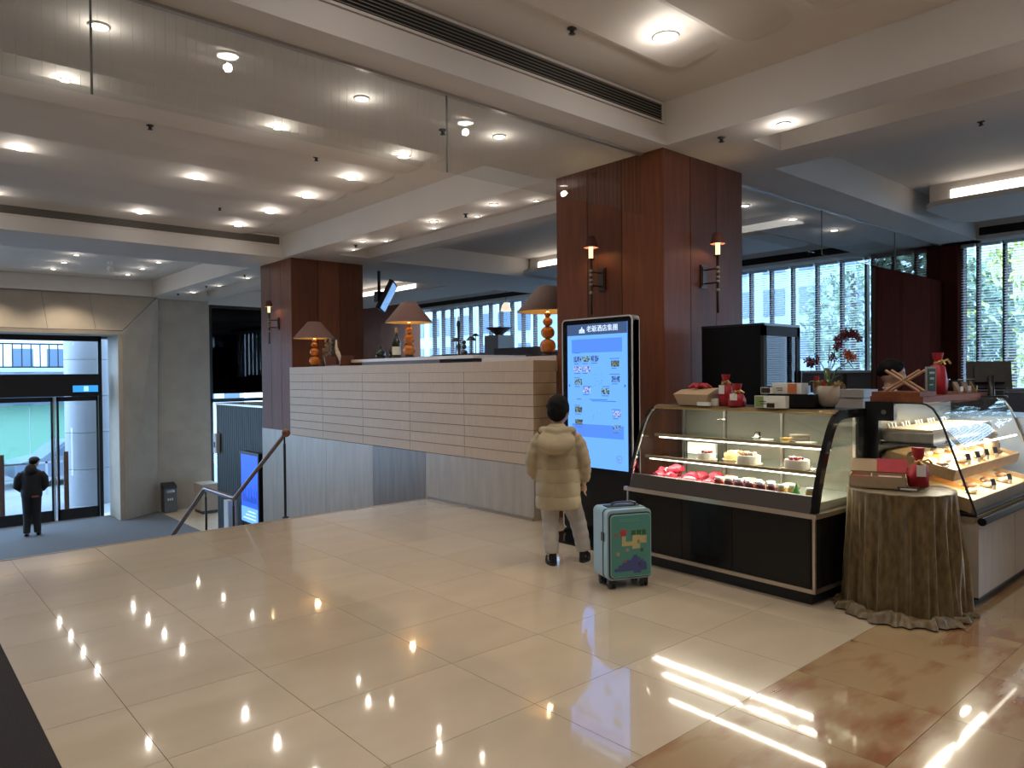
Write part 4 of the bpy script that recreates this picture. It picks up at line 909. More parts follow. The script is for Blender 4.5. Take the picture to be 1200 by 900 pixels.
def blossom(m, c, s_):
    q = Matrix.Rotation(random.uniform(0, 6), 3, 'Z') @ Matrix.Rotation(random.uniform(.9, 2), 3, 'X')
    for k in range(5):
        a = 2*pi*k/5; p = [Vector((0, 0, 0)), Vector((cos(a-.45)*s_*.7, sin(a-.45)*s_*.7, .004)), Vector((cos(a)*s_, sin(a)*s_, -.003)), Vector((cos(a+.45)*s_*.7, sin(a+.45)*s_*.7, .004))]
        m.add([Vector(c)+q @ v for v in p], [(0, 1, 2, 3)])
    m.sph(c, s_*.22, 6, 4)
maro = mat('maroon_petals', (.13, .018, .045), .5, var=.3, scale=60)
for A, lo in ((A1, 2), (A2, 5), (A3, 6)):
    for i in range(44 if lo == 2 else 16):
        u = random.uniform(lo, 7); k = min(6, int(u)); f = u-k; c = [A[k][j]*(1-f)+A[k+1][j]*f+random.uniform(-.022, .022) for j in range(3)]
        b = MB(); blossom(b, c, random.uniform(.022, .032)); ob('blossom', b, maro if lo != 6 else mat('coral_petals', (.45, .12, .07), .5), t)
m = MB()
for i in range(40): blossom(m, (random.uniform(-.09, .09), random.uniform(-.09, .09), random.uniform(.13, .17)), random.uniform(.012, .02))
ob('gold_filler_flowers', m, mat('gold_filler', (.40, .28, .10), .5, var=.4, scale=50), t, kind='stuff'); ob('red_packet', MB().box((-.04, .045, .13), (-.03, .075, .21)).box((-.06, -.02, .13), (-.05, .01, .18)), crim, t)
# refrigerator behind
t = th('black_refrigerator', 'tall black glass door refrigerator standing behind the cake case', 'refrigerator', (5.56, 3.13, 0))
ob('cabinet', B((0, .03, .05), (.62, .60, 1.89)), blackg, t); ob('foot', B((.03, .06, 0), (.59, .57, .05)), blackm, t); ob('top_cap', MB().rbox((-.005, .0, 1.885), (.63, .61, 1.905), .02), black, t)
d_ = ob('door', MB().box((0, 0, .08), (.62, .03, .14)).box((0, 0, 1.80), (.62, .03, 1.885)).box((0, 0, .08), (.05, .03, 1.885)).box((.56, 0, .08), (.62, .03, 1.885)), blackm, t)
ob('door_glass', B((.05, .008, .14), (.56, .014, 1.80)), glass('fridge_glass', (.10, .13, .16), .8, ior=1.5), d_)
ob('handle', MB().rbox((.585, -.025, .9), (.605, .0, 1.5), .008), black, d_)
# ================================================================== PASTRY CASE at the right
ox, oy, L2_, D2 = 5.207, 1.472, 1.575, .67
t = th('pastry_display_case', 'pastry display case with pale wood base and sloped glass front at the right edge', 'display case', (ox, oy, 0))
palew = mat('pale_grey_wood', (.50, .43, .35), .5, var=.14, scale=12, stretch=(2, 2, .3))
ob('plinth', B((.03, .03, 0), (L2_, D2, .05)), blackm, t)
ob('base_cabinet', B((.01, .01, .05), (L2_, D2, .53)), grout, t)
ob('side_panel', B((0, .004, .053), (.011, D2, .53)), palew, t)
for a, b in ((.0, .78), (.784, L2_)): ob('front_panel', B((a+.001, 0, .053), (b, .011, .53)), palew, t)
ob('plinth_line', MB().box((-.004, -.004, .05), (L2_, D2, .06)), bronze, t)
ob('brass_band', B((-.004, .02, .53), (L2_, D2, .565)), mat('tan_band', (.36, .28, .18), .4, metal=.3), t)
ob('bumper_rail', MB().tube([(-.008, -.020, .545), (L2_, -.020, .545)], .026, 12), blackg, t)
ob('deck', B((.0, .03, .565), (L2_, D2, .580)), blackm, t)
p2 = [(.012, .582), (.095, .82), (.19, 1.10), (.225, 1.185), (.262, 1.245), (.30, 1.272), (.34, 1.280)]
ob('front_glass', MB().rings([[(.004, y, z), (L2_, y, z)] for y, z in p2], cap=False, closed=False), caseg, t)
ob('end_glass', MB().add([(.004, y, z) for y, z in p2]+[(.004, D2-.03, 1.28), (.004, D2-.03, .58)], [tuple(range(len(p2)+2))]), caseg, t)
m = MB(); m.tube([(.003, y, z) for y, z in p2]+[(.003, D2, 1.28)], .0075, 6); ob('black_edge', m, black, t)
m = MB(); m.tube([(L2_, y, z) for y, z in p2], .008, 6); ob('chrome_edge', m, chrome, t)
ob('end_base_edge', B((-.002, .01, .566), (.01, D2, .585)), black, t)
ob('top_glass', B((0, .34, 1.276), (L2_, D2, 1.282)), caseg, t)
ob('back_wall', B((0.02, D2-.02, .58), (L2_, D2-.01, 1.28)), mat('case_back', (.50, .47, .40), .25, metal=.3), t)
ob('lock_block', MB().box((-.012, .50, 1.155), (.05, .69, 1.285)).box((-.012, .60, .565), (.05, .69, 1.16)), black, t); ob('lock', MB().tube([(-.012, .565, 1.215), (-.017, .565, 1.215)], .016, 14), steel, t)
ob('led_tube', MB().box((.30, .15, .985), (1.45, .165, .995)), led, t)
lamp('case_lamp_and_fill', 'AREA', (.79, .36, 1.265), 9, (1, .90, .72), 1.3, t, size_y=.05); lamp('case_lamp_and_fill', 'AREA', (.79, .14, .77), 4, (1, .90, .72), 1.3, t, size_y=.04); lamp('case_lamp_and_fill', 'AREA', (.79, .30, .97), 8, (1, .90, .72), 1.3, t, size_y=.05)  # the one below the middle tray is added to brighten the lower tray
tr_s = ob('glass_shelf', B((.03, .25, .985), (1.35, .64, 1.0)), mat('dark_shelf', (.12, .12, .12), .3, metal=.5), t)
slw = mat('warm_tray_wood', (.42, .27, .13), .45, var=.2, scale=12, stretch=(1, 5, 1)); pap = mat('tray_paper', (.72, .60, .36), .6, var=.15, scale=8); orp = mat('orange_paper', (.75, .36, .10), .5, var=.1, scale=5)
def tray(x0, y0, z0, x1, y1, h, label, tilt=0):
    t = th('wooden_tray', label, 'tray', (ox+x0, oy+y0, z0)); t.rotation_euler = (tilt, 0, 0)
    w, d = x1-x0, y1-y0
    ob('tray_front', B((0, 0, 0), (w, .012, h)), slw, t); ob('tray_side', B((0, .012, 0), (.012, d, h)), slw, t); ob('tray_side', B((w-.012, .012, 0), (w, d, h)), slw, t); ob('tray_back', B((.012, d-.012, 0), (w-.012, d, h)), slw, t); ob('tray_bottom', B((.012, .012, 0), (w-.012, d-.012, h*.6)), pap, t)
    for k in range(int(w/.34)):
        x = .03+k*.34; ob('paper_strip', MB().add([(x, .02, h*.6+.003), (x+.14, .02, h*.6+.003), (x+.17, d-.03, h*.6+.003), (x+.03, d-.03, h*.6+.003)], [(0, 1, 2, 3)]), orp, t)
    return t
tray(.05, .06, .582, 1.50, .50, .085, 'wooden tray with orange striped papers on the bottom of the pastry case', radians(13))
tray(.05, .16, .775, 1.50, .60, .075, 'wooden tray of wrapped pastries in the middle of the pastry case', radians(13))
wrap = mat('clear_wrap', (.62, .52, .36), .18, var=.55, scale=45, coat=.6); crus = mat('brown_pastry', (.30, .16, .07), .5, var=.4, scale=30)
def pastry(x, y, z, s_, m, label, group):
    t = th('wrapped_pastry', label, 'pastry', (ox+x, oy+y, z), random.uniform(-.6, .6), group)
    ob('pastry_body', MB().sph((0, 0, s_*.4), (s_, s_*.75, s_*.42), 12, 8), m, t)
    b = MB()
    for sg in (-1, 1): b.add([(sg*s_*.9, 0, s_*.4), (sg*s_*1.4, -s_*.4, s_*.6), (sg*s_*1.5, 0, s_*.35), (sg*s_*1.4, s_*.4, s_*.5)], [(0, 1, 2), (0, 2, 3)])
    ob('wrapper_ends', b, ribb, t)
for i in range(7): pastry(.14+.19*i, .25+.05*(i % 2), .844+.011*(i % 2), .055, wrap if i % 3 else crus, ORD[i]+' wrapped pastry in the front row of the middle tray', 'pastries front row middle tray')
for i in range(6): pastry(.18+.22*i, .44, .887, .06, wrap, ORD[i]+' large wrapped roll in the back row of the middle tray', 'rolls back row middle tray')
for i in range(6): pastry(.40+.18*i, .16+.06*(i % 2), .656+.013*(i % 2), .05, crus if i % 2 else wrap, ORD[i]+' wrapped cookie on the lowest wooden tray', 'cookies on the lowest tray')
def loaf(x, y, w, label):
    t = th('sliced_loaf', label, 'bread', (ox+x, oy+y, 1.001))
    ob('loaf', MB().rbox((0, 0, 0), (w, .33, .085), .02, 1), mat('loaf_bag', (.34, .32, .28), .3, var=.25, scale=20, coat=.4), t); ob('loaf_top', MB().rbox((.01, .01, .08), (w-.01, .32, .098), .01, 1), mat('bread_top', (.66, .56, .38), .5, var=.2, scale=25), t)
    c = MB()
    for k in range(3): c.tube([(w*(.25+.25*k), .30, .095), (w*(.22+.25*k), .31, .125), (w*(.30+.25*k), .31, .125), (w*(.27+.25*k), .30, .095)], .006, 6)
    ob('white_clips', c, mat('clip_white', (.8, .8, .78), .4), t)
for i, l in enumerate(('leftmost', 'second', 'third', 'fourth', 'rightmost')): loaf(.06+.25*i, .28, .235, '%s bagged loaf on the top shelf of the pastry case' % l)
for i in range(6):
    tt = th('price_tag', ORD[i]+' black price tag on the middle tray edge' if i < 4 else ('left', 'right')[i-4]+' black price tag on the lowest tray edge', 'price tag', (ox+(.42+.2*i if i < 4 else .62+.38*(i-4)), oy+(.175 if i < 4 else .08), .85 if i < 4 else .665), radians(-30), 'price tags on the middle tray' if i < 4 else 'price tags on the lowest tray')
    ob('tag_card', MB().add([(-.018, 0, .03), (.018, 0, .03), (.018, .015, .075), (-.018, .015, .075), (-.018, .003, .03), (.018, .003, .03), (.018, .018, .075), (-.018, .018, .075)], [(0, 1, 2, 3), (7, 6, 5, 4), (0, 4, 5, 1), (3, 2, 6, 7), (0, 3, 7, 4), (1, 5, 6, 2)]), black, tt)
    ob('holder', B((-.012, -.002, 0), (.012, .001, .032)), whitep, tt)
t = th('bread_bag', 'kraft paper bread bag with black tag at the right of the middle tray', 'bag', (ox+1.28, oy+.28, .835), .3); ob('paper_bag', MB().rings([[(w*.08*cos(a*pi/6), w*.05*sin(a*pi/6), z) for a in range(12)] for z, w in ((0, 1), (.10, 1.05), (.14, .9), (.16, .5), (.19, .9))]), krf, t); ob('bag_tag', B((-.02, -.058, .05), (.03, -.054, .10)), black, t)
# ---- wooden display board on top
tw = mat('red_brown_board', (.22, .075, .035), .6, var=.2, scale=10, stretch=(.5, 4, 4), spec=.15)
ob('display_board', MB().box((ox+.0, oy+.32, 1.283), (ox+1.36, oy+.66, 1.322)), tw, label='red brown wooden board lying along the top of the pastry case', cat='board')
t = th('wooden_crate', 'low wooden box at the left end of the brown board', 'box', (ox, oy+.34, 1.323)); ob('box_body', B((.0, 0, 0), (.30, .31, .03)), tw, t)
t = th('wooden_rack', 'crossed wooden slats rack standing on the wooden box', 'rack', (ox+.10, oy+.36, 1.354)); lw = mat('light_brown_slat', (.40, .23, .13), .5)
for k, x in enumerate((0, .10)):
    for s_ in (1, -1): ob('slat', MB().tube([(x, .13-s_*.11, 0), (x+.01, .13+s_*.11, .145)], .010, 6), lw, t)
t = th('menu_card', 'dark green menu card standing left of the red bag', 'card', (5.56, 1.86, 1.323), radians(-20)); ob('stand', MB().box((-.045, 0, 0), (.045, .012, .20)), mat('grey_holder', (.25, .25, .24), .4), t); ob('card_face', B((-.036, -.003, .02), (.036, 0, .185)), mat('dark_green', (.02, .06, .045), .5), t); ob('print', MB().box((-.025, -.005, .15), (.025, -.003, .165)).box((-.02, -.005, .11), (.02, -.003, .125)).box((-.025, -.005, .07), (.01, -.003, .078)), mat('pale_print', (.4, .42, .36), .5), t)
bag((5.80, 1.90, 1.323), .30, .12, 'red cloth gift bag with gold bow on the brown board', None, .74, radians(50))
t = th('photo_frame', 'small framed screen behind the red bag', 'frame', (6.05, 2.02, 1.323), radians(-20)); ob('frame', B((-.07, 0, 0), (.07, .012, .20)), blackm, t); ob('picture', B((-.06, -.003, .02), (.06, 0, .185)), mat('pale_blue_print', (.30, .34, .42), .4), t)
t = th('acrylic_stand', 'clear acrylic stand with brown packets on the board', 'stand', (6.10, 1.86, 1.323)); ob('acrylic', MB().box((0, 0, .10), (.38, .16, .106)).box((0, 0, 0), (.005, .16, .10)).box((.375, 0, 0), (.38, .16, .10)), shg, t); ob('front_edge', MB().box((0, -.002, .10), (.38, .0, .106)), mat('acrylic_edge', (.5, .55, .58), .2), t)
for i in range(6):
    tt = th('snack_packet', ORD[i]+' snack packet under the acrylic stand on the board', 'packet', (6.06+.085*i, 1.84+.02*(i % 2), 1.325), random.uniform(-.4, .4), 'snack packets on the board'); ob('packet', MB().add([(-.03, -.015, 0), (.03, -.015, 0), (.03, .02, 0), (-.03, .02, 0), (-.032, .03, .085), (.032, .03, .085), (.032, .034, .085), (-.032, .034, .085)], [(0, 1, 2, 3), (7, 6, 5, 4), (0, 4, 5, 1), (1, 5, 6, 2), (2, 6, 7, 3), (3, 7, 4, 0)]), wrap if i % 2 else crus, tt); ob('packet_label', B((-.018, -.018, .015), (.018, -.015, .05)), whitep, tt)
t = th('till_monitor', 'black point of sale monitor on an arm seen from behind at the right edge', 'monitor', (6.62, 1.80, 1.283), radians(-68))
M = Matrix.Translation((0, .02, .16)) @ Matrix.Rotation(radians(-18), 4, 'X')
ob('screen_back', MB().mbox(M, (-.15, -.02, -.10), (.15, .015, .12)).mbox(M, (-.10, -.05, -.06), (.10, -.018, .08)), blackm, t); ob('display', MB().mbox(M, (-.14, .015, -.09), (.14, .018, .11)), facw, t)
ob('stand_arm', MB().tube([(0, -.04, .15), (0, -.10, .16), (.0, -.15, .02), (0, -.16, -.0)], [.02, .022, .022, .02], 8), black, t); ob('stand_base', MB().rbox((-.10, -.22, 0), (.10, -.02, .015), .03), black, t); ob('printer', MB().rbox((-.12, -.02, 0), (.10, .12, .05), .02), blackm, t)
ob('blue_counter', B((6.80, .6, 0), (7.6, 2.2, 1.12)), mat('pale_blue_counter', (.30, .38, .52), .4), label='pale blue grey service counter at the right edge beside the pastry case', cat='counter')
t = th('white_cabinet', 'slim white cabinet behind the gap between the two display cases', 'cabinet', (7.0, 2.93, 0)); ob('body', B((0, 0, 0), (.30, .26, 1.24)), mat('off_white_lacquer', (.46, .44, .42), .5), t); ob('top', B((-.01, -.01, 1.245), (.31, .27, 1.32)), mat('off_white_lacquer', (.46, .44, .42), .5), t)
t = th('service_desk', 'pale desk in the lounge behind the orchid pot', 'desk', (8.3, 3.9, 0)); ob('desk_top', B((0, 0, 1.16), (.9, 1.5, 1.22)), mat('pale_desk', (.34, .37, .42), .4), t); ob('desk_front', B((.05, .05, 0), (.85, 1.45, 1.16)), blackm, t)
t = th('desk_box', 'pale blue box lying on the lounge desk', 'box', (8.45, 4.3, 1.221)); ob('box_body', B((0, 0, 0), (.3, .8, .10)), mat('pale_blue_print', (.30, .34, .42), .4), t)
t = th('sanitizer_bottle', 'clear pump bottle on the lounge desk behind the orchid', 'bottle', (8.40, 4.05, 1.221)); ob('bottle_body', MB().lathe([(.04, 0), (.045, .02), (.045, .14), (.015, .17), (.015, .2)], n=14), mat('bottle_pale', (.40, .38, .36), .3), t); ob('pump', MB().box((-.03, -.008, .20), (.01, .008, .215)), whitep, t)
t = th('lounge_cabinet', 'grey cabinet block in the lounge behind the orchid blossoms', 'cabinet', (9.6, 5.9, 0)); ob('body', B((0, 0, 0), (.4, .5, 2.1)), mat('cab_grey', (.16, .15, .15), .5), t)

# ================================================================== VELVET TABLE
tc = (4.875, 1.81)
t = th('round_table', 'round side table hidden under the gold velvet cloth', 'table', (*tc, 0)); ob('table_top', MB().lathe([(.30, .725), (.30, .745)], n=32), oak, t); ob('leg', MB().lathe([(.20, 0), (.20, .02), (.03, .04), (.03, .725)], n=16), black, t)
velv = mat('gold_velvet', (.17, .115, .050), .45, var=.45, scale=38, sheen=.7, bump=.25, col2=(.085, .055, .022), cr=(.35, .65), stretch=(1, 1, .35))
NB = velv.node_tree.nodes['Principled BSDF']; NB.inputs['Sheen Tint'].default_value = (1, .85, .6, 1); NB.inputs['Sheen Roughness'].default_value = .35
R = []; NS = 220
ph = [random.uniform(0, 6.28) for _ in range(8)]
def rr(a, u):   # u 0 top edge .. 1 floor
    f = .40*sin(17*a+ph[0]+1.8*u)+.40*sin(27*a+ph[1]-1.2*u)+.22*sin(41*a+ph[2]+2*u)+.25*sin(7*a+ph[3]-2*u)
    f = math.copysign(abs(f)**.8, f); am = .004+(.026+.026*max(0, cos(a+.9)))*min(1, u*1.8)
    lean = .03*u*u*(1+.4*sin(a+2.5))
    return .306+am*f+lean
for q in (0, .35, .7, .92, 1.0): R.append([(.31*q*cos(2*pi*j/NS)+.0001*cos(2*pi*j/NS), .31*q*sin(2*pi*j/NS)+.0001*sin(2*pi*j/NS), .752+(.002*sin(9*q+j*.4))) for j in range(NS)])
for i in range(26):
    u = i/25; z = .748-.738*u; ring = []
    for j in range(NS):
        a = 2*pi*j/NS; q = rr(a, u)
        ring.append((q*cos(a), q*sin(a), z if i else .745))
    R.append(ring)
# puddled hem: more cloth at the front left
for i in range(1, 9):
    w = i/8; ring = []
    for j in range(NS):
        a = 2*pi*j/NS; q = rr(a, 1.0); e = .5+.5*cos(a-radians(190)); ext = (.012+.10*e**2)*w
        ring.append(((q+ext)*cos(a), (q+ext)*sin(a), .010+(.055*e**1.5+.008)*sin(pi*min(1, w*1.0))*(1+.4*sin(9*a+6*w))*(1-w*.5)))
    R.append(ring)
cl = ob('velvet_tablecloth', MB().rings(R, cap=False), velv, label='gold brown crushed velvet cloth draped to the floor over the round table', cat='tablecloth'); cl.location = (*tc, 0)
# opened gift box
t = th('open_gift_box', 'opened kraft gift box with red lining and sweets on the velvet table', 'gift box', (4.83, 1.93, .760), radians(-70))
w, d, h = .32, .22, .075
ob('box_wall', MB().box((-w/2, -d/2, 0), (w/2, -d/2+.006, h)), krf, t); ob('box_wall', MB().box((-w/2, d/2-.006, 0), (w/2, d/2, h)), krf, t)
ob('box_wall', MB().box((-w/2, -d/2, 0), (-w/2+.006, d/2, h)), krf, t); ob('box_wall', MB().box((w/2-.006, -d/2, 0), (w/2, d/2, h)), krf, t); ob('box_bottom', B((-w/2, -d/2, 0), (w/2, d/2, .006)), krf, t)
ob('divider', B((-w/2+.12, -d/2+.006, 0), (-w/2+.126, d/2-.006, h-.006)), krf, t)
M = Matrix.Translation((0, d/2, h)) @ Matrix.Rotation(radians(58), 4, 'X')
ob('box_lid', MB().mbox(M, (-w/2-.004, -.0, 0), (w/2+.004, d*.42, .008)).mbox(M, (-w/2-.004, 0, -.05), (-w/2+.002, d*.42, 0)).mbox(M, (-w/2-.004, d*.42-.006, -.055), (w/2+.004, d*.42, .008)), krf, t)
ob('red_sleeve', MB().mbox(M, (-.01, -.001, .008), (w/2+.006, d*.42+.002, .011)).mbox(M, (-.01, d*.42, -.056), (w/2+.006, d*.42+.003, .011)), crim, t)
ob('red_envelope', B((-w/2+.012, -d/2+.012, .03), (-w/2+.108, d/2-.05, .060)), crim, t); ob('envelope_seal', MB().lathe([(.014, .0602), (.014, .0612)], (-w/2+.06, -.01, 0), 12), brass, t)
for k in range(5): ob('sweet', MB().rbox((.0, -d/2+.015+k*.038, .03), (.135, -d/2+.045+k*.038, .058), .006), mat('sweet_brown', (.36, .22, .16), .5, objvar=.3) if k < 3 else mat('sweet_pink', (.60, .42, .38), .5), t)
bag((4.96, 1.735, .760), .25, .115, 'dark red cloth pouch with gold bow and tag beside the opened gift box', whitep, .62, radians(30))
t = th('acrylic_sign', 'small dark acrylic card lying in front of the opened gift box', 'card', (4.78, 1.73, .760), radians(-68)); ob('card_block', MB().rbox((-.06, -.02, 0), (.06, .02, .020), .004), mat('acrylic_dark', (.08, .07, .06), .15, coat=.5), t); ob('card_print', B((-.045, -.021, .004), (.045, -.019, .014)), whitep, t)

# ================================================================== SUITCASE
sd = Vector((.91, -.41, 0)).normalized()
t = th('suitcase', 'pale blue cabin suitcase with a teal pixel landscape front panel', 'suitcase', (3.775, 3.295, 0), math.atan2(sd.y, sd.x))
SB = mat('pale_blue_shell', (.30, .46, .52), .35, coat=.2); w, d, z0, z1 = .345, .235, .065, .555
ob('shell', MB().rbox((0, .085, z0), (w, d, z1), .035, 1, 6), SB, t); ob('front_shell', MB().rbox((0.004, 0.012, z0), (w-.004, .075, z1-.004), .035, 1, 6), SB, t)
ob('zip_band', MB().rbox((.003, .073, z0+.003), (w-.003, .087, z1-.004), .032, 1, 6), blackm, t)
ob('front_frame', MB().rbox((.016, .002, z0+.014), (w-.010, .013, z1-.026), .030, 1, 6), blackm, t)
teal = mat('teal_panel', (.075, .25, .22), .4); ob('panel_border', MB().rbox((.022, -.004, z0+.020), (w-.014, .004, z1-.034), .028, 1, 6), SB, t)
pn = ob('front_panel', MB().rbox((.028, -.0065, z0+.026), (w-.020, .0, z1-.040), .024, 1, 6), teal, t)
px0, pz0, pu = .034, z0+.034, .0145
def pix(name, cells, m):
    b = MB()
    for c0, r0, c1, r1 in cells: b.box((px0+c0*pu, -.0078, pz0+r0*pu), (px0+c1*pu, -.0063, pz0+r1*pu))
    return ob(name, b, m, pn)
pix('pond_picture', [(1, 2, 18, 3.5), (3, 3.5, 18, 5), (5, 5, 17.5, 6), (7.5, 6, 16, 7.2), (10, 7.2, 14.5, 8.4), (11, 8.4, 13, 9.6), (11, .8, 15, 2)], mat('pond_blue', (.06, .075, .24), .4))
pix('path_picture', [(5, 14, 7, 19), (7, 14, 10.5, 16), (10.5, 12.5, 14.5, 19), (14.5, 15, 18, 18.5)], mat('path_sand', (.50, .42, .20), .5))
pix('house_picture', [(4.4, 19, 7.2, 20), (4, 20, 7.6, 21.4), (4.6, 21.4, 7, 22)], mat('hut_red', (.42, .05, .05), .5)); pix('house_picture_wall', [(5, 18.4, 6.6, 19.4)], whitep)
pix('tree_picture', [(10, 19, 12.2, 21.3), (12.8, 19, 15, 21.3), (15.6, 19, 17.6, 21.3), (14.8, 11, 16.2, 12.4)], mat('hedge_green', (.04, .11, .04), .5))
pix('flower_picture', [(.8, 19, 1.8, 20), (2.5, 19, 3.5, 20), (6, 6, 7.2, 7)], mat('hut_red', (.42, .05, .05), .5)); pix('dot_picture', [(2.2, 9.6, 3.8, 11.2), (7, 11.4, 8.6, 12.8), (13, 14.8, 14.2, 16.6), (13.4, 4.4, 15, 5.8)], mat('spot_tan', (.40, .28, .16), .5))
ob('pale_lettering_band', MB().box((.09, -.0072, z1-.082), (.25, -.0063, z1-.078)).box((.09, -.0072, z1-.070), (.23, -.0063, z1-.066)), mat('teal_light', (.12, .32, .28), .4), pn)
hm = mat('navy_handle', (.02, .035, .09), .4); ob('carry_handle', MB().tube([(.09, .12, z1-.002), (.09, .12, z1+.022), (.12, .12, z1+.030), (.24, .12, z1+.030), (.27, .12, z1+.022), (.27, .12, z1-.002)], [(.008, .012)]*6, 8), hm, t)
ob('handle_tray', MB().rbox((.05, .10, z1-.002), (.30, .19, z1+.006), .01), blackm, t)
for x in (.05, w-.05):
    for y in (.045, d-.045):
        wh = ob('wheel', MB().tube([(x-.022, y, .027), (x-.008, y, .027)], [.027, .027], 16).tube([(x+.008, y, .027), (x+.022, y, .027)], [.027, .027], 16), blackm, t); ob('wheel_fork', MB().rbox((x-.028, y-.025, .035), (x+.028, y+.025, .075), .012), black, wh)
ob('lock', B((-.004, .06, .33), (.004, .10, .39)), black, t)
# ================================================================== PEOPLE
skin = mat('skin', (.58, .36, .26), .5); hairm = mat('black_hair', (.007, .006, .007), .75, var=.4, scale=90, spec=.2)
def caps(m, pts, rr, n=10): m.tube(pts, rr, n); [m.sph(p, r if not isinstance(r, tuple) else r[0], n, 7) for p, r in ((pts[0], rr[0]), (pts[-1], rr[-1]))]
def hand(m, c, d, side, s_=1.0, curl=.4, palmdir=None):
    """palm and five fingers; c wrist, d direction, side = thumb direction"""
    c = Vector(c); d = Vector(d).normalized(); s = Vector(side); s = (s-d*s.dot(d)).normalized(); n = d.cross(s)
    m.tube([c, c+d*.03*s_, c+d*.075*s_], [(.020*s_, .013*s_), (.033*s_, .014*s_), (.034*s_, .012*s_)], 10)
    for k, (o, l) in enumerate(((.026, .060), (.009, .070), (-.009, .064), (-.026, .050))):
        p = c+d*.072*s_+s*o*s_; q = p+d*l*.5*s_+n*curl*.012*s_; r = q+(d*.75+n*curl).normalized()*l*.5*s_
        m.tube([p, q, r], [.0085*s_, .008*s_, .0065*s_], 7)
    p = c+d*.03*s_+s*.028*s_; m.tube([p, p+(d*.6+s*.7)*.030*s_, p+(d*.95+s*.75)*.052*s_], [.011*s_, .010*s_, .008*s_], 7)
def head(m, c, s_, yaw=0, pitch=0):
    """face looks to +y in its own frame"""
    M = Matrix.Rotation(yaw, 3, 'Z') @ Matrix.Rotation(pitch, 3, 'X'); c = Vector(c)
    q = lambda p: tuple(c+M @ (Vector(p)*s_))
    m.sph(c, (.078*s_, .098*s_, .105*s_), 18, 12, M); m.sph(q((0, .028, -.052)), (.058*s_, .066*s_, .060*s_), 14, 9, M)
    m.sph(q((0, .092, -.012)), (.013*s_, .020*s_, .026*s_), 10, 6, M); m.sph(q((0, .100, -.026)), (.016*s_, .014*s_, .011*s_), 8, 5, M)
    m.sph(q((0, .084, -.055)), (.024*s_, .012*s_, .010*s_), 10, 6, M); m.sph(q((0, .074, -.092)), (.022*s_, .018*s_, .016*s_), 10, 6, M)
    for e in (-1, 1): m.sph(q((e*.080, -.004, -.012)), (.010*s_, .020*s_, .031*s_), 8, 6, M); m.sph(q((e*.036, .080, .022)), (.024*s_, .012*s_, .008*s_), 8, 5, M)
    return q, M
def eyes(par, q, M, s_):
    for e in (-1, 1):
        ob('eye', MB().sph(q((e*.030, .0835, .006)), (.0125*s_, .007*s_, .0075*s_), 10, 6, M), mat('eye_white', (.7, .68, .66), .2), par); ob('pupil', MB().sph(q((e*.030, .0900, .006)), (.006*s_, .003*s_, .006*s_), 8, 5, M), black, par)
        ob('eyebrow', MB().tube([q((e*.014, .093, .028)), q((e*.030, .094, .033)), q((e*.048, .083, .028))], .003*s_, 5), hairm, par)
def ell(cx, cy, z, rx, ry, n=28, tw=0, f=None):
    return [(cx+rx*(1+(f(2*pi*j/n) if f else 0))*cos(2*pi*j/n+tw), cy+ry*(1+(f(2*pi*j/n) if f else 0))*sin(2*pi*j/n+tw), z) for j in range(n)]
# ---------------- the boy
t = th('person', 'boy in a beige hooded winter jacket and light trousers seen from behind at the kiosk', 'person', (4.05, 4.04, 0), radians(-50))
m = MB(); q, M = head(m, (.005, .01, 1.205), .98, radians(-8), radians(-6))
caps(m, [(0, -.01, 1.14), (0, -.015, 1.05)], [.045, .05]); m.tube([(0, 0, 1.07), (0, 0, 1.02), (0, 0, .85), (0, 0, .68), (0, .0, .62)], [(.06, .05), (.13, .08), (.11, .085), (.12, .09), (.11, .085)], 16)
hipL, hipR = (-.062, 0, .62), (.062, 0, .62); footL, footR = (-.055, -.02, 0), (.195, .13, 0)
caps(m, [hipL, (-.065, .03, .36), (-.055, -.03, .09)], [.075, .052, .036]); caps(m, [hipR, (.14, .10, .36), (.19, .10, .09)], [.075, .052, .036])
caps(m, [(-.055, -.03, .05), (-.055, .08, .035)], [.034, .03]); caps(m, [(.19, .10, .05), (.205, .21, .035)], [.034, .03])
caps(m, [(-.13, 0, 1.0), (-.185, -.01, .80), (-.15, .055, .64)], [.045, .034, .026]); caps(m, [(.13, 0, 1.0), (.185, .0, .80), (.195, .05, .64)], [.045, .034, .026])
hand(m, (.195, .055, .625), (.05, .2, -1), (-.2, 1, 0), .80, .5); hand(m, (-.15, .055, .63), (.3, .3, -1), (.3, 1, 0), .80, .5)
body = blob('body', m, skin, t, .0075, 2); eyes(t, q, M, .98)
m = MB(); m.sph(q((0, -.014, .034)), (.087, .106, .098), 22, 14, M); m.sph(q((0, -.055, -.010)), (.080, .060, .080), 16, 10, M)
for i in range(60):
    a = random.uniform(0, 2*pi); zz = random.uniform(-.05, .09); rx = .082*sqrt(max(.05, 1-((zz-.02)/.11)**2)); y_ = -.02+rx*1.15*sin(a)
    if y_ > .045 and zz < .05: continue
    m.sph(q((rx*cos(a), y_, zz)), random.uniform(.012, .018), 6, 4)
blob('hair', m, hairm, t, .008, 2)
ob('face_mask', MB().sph(q((0, .062, -.050)), (.060, .048, .040), 14, 8, M), mat('mask_white', (.62, .66, .72), .6), t)
jm = mat('beige_padded_jacket', (.44, .35, .22), .62, var=.14, scale=12, bump=.25)
seams = [.44, .545, .655, .76, .86, .95]
def puff(z):
    for a, b in zip(seams[:-1], seams[1:]):
        if a <= z <= b: return 1+.045*sin(pi*(z-a)/(b-a))**.6
    return 1
m = MB(); R = []
z = .44
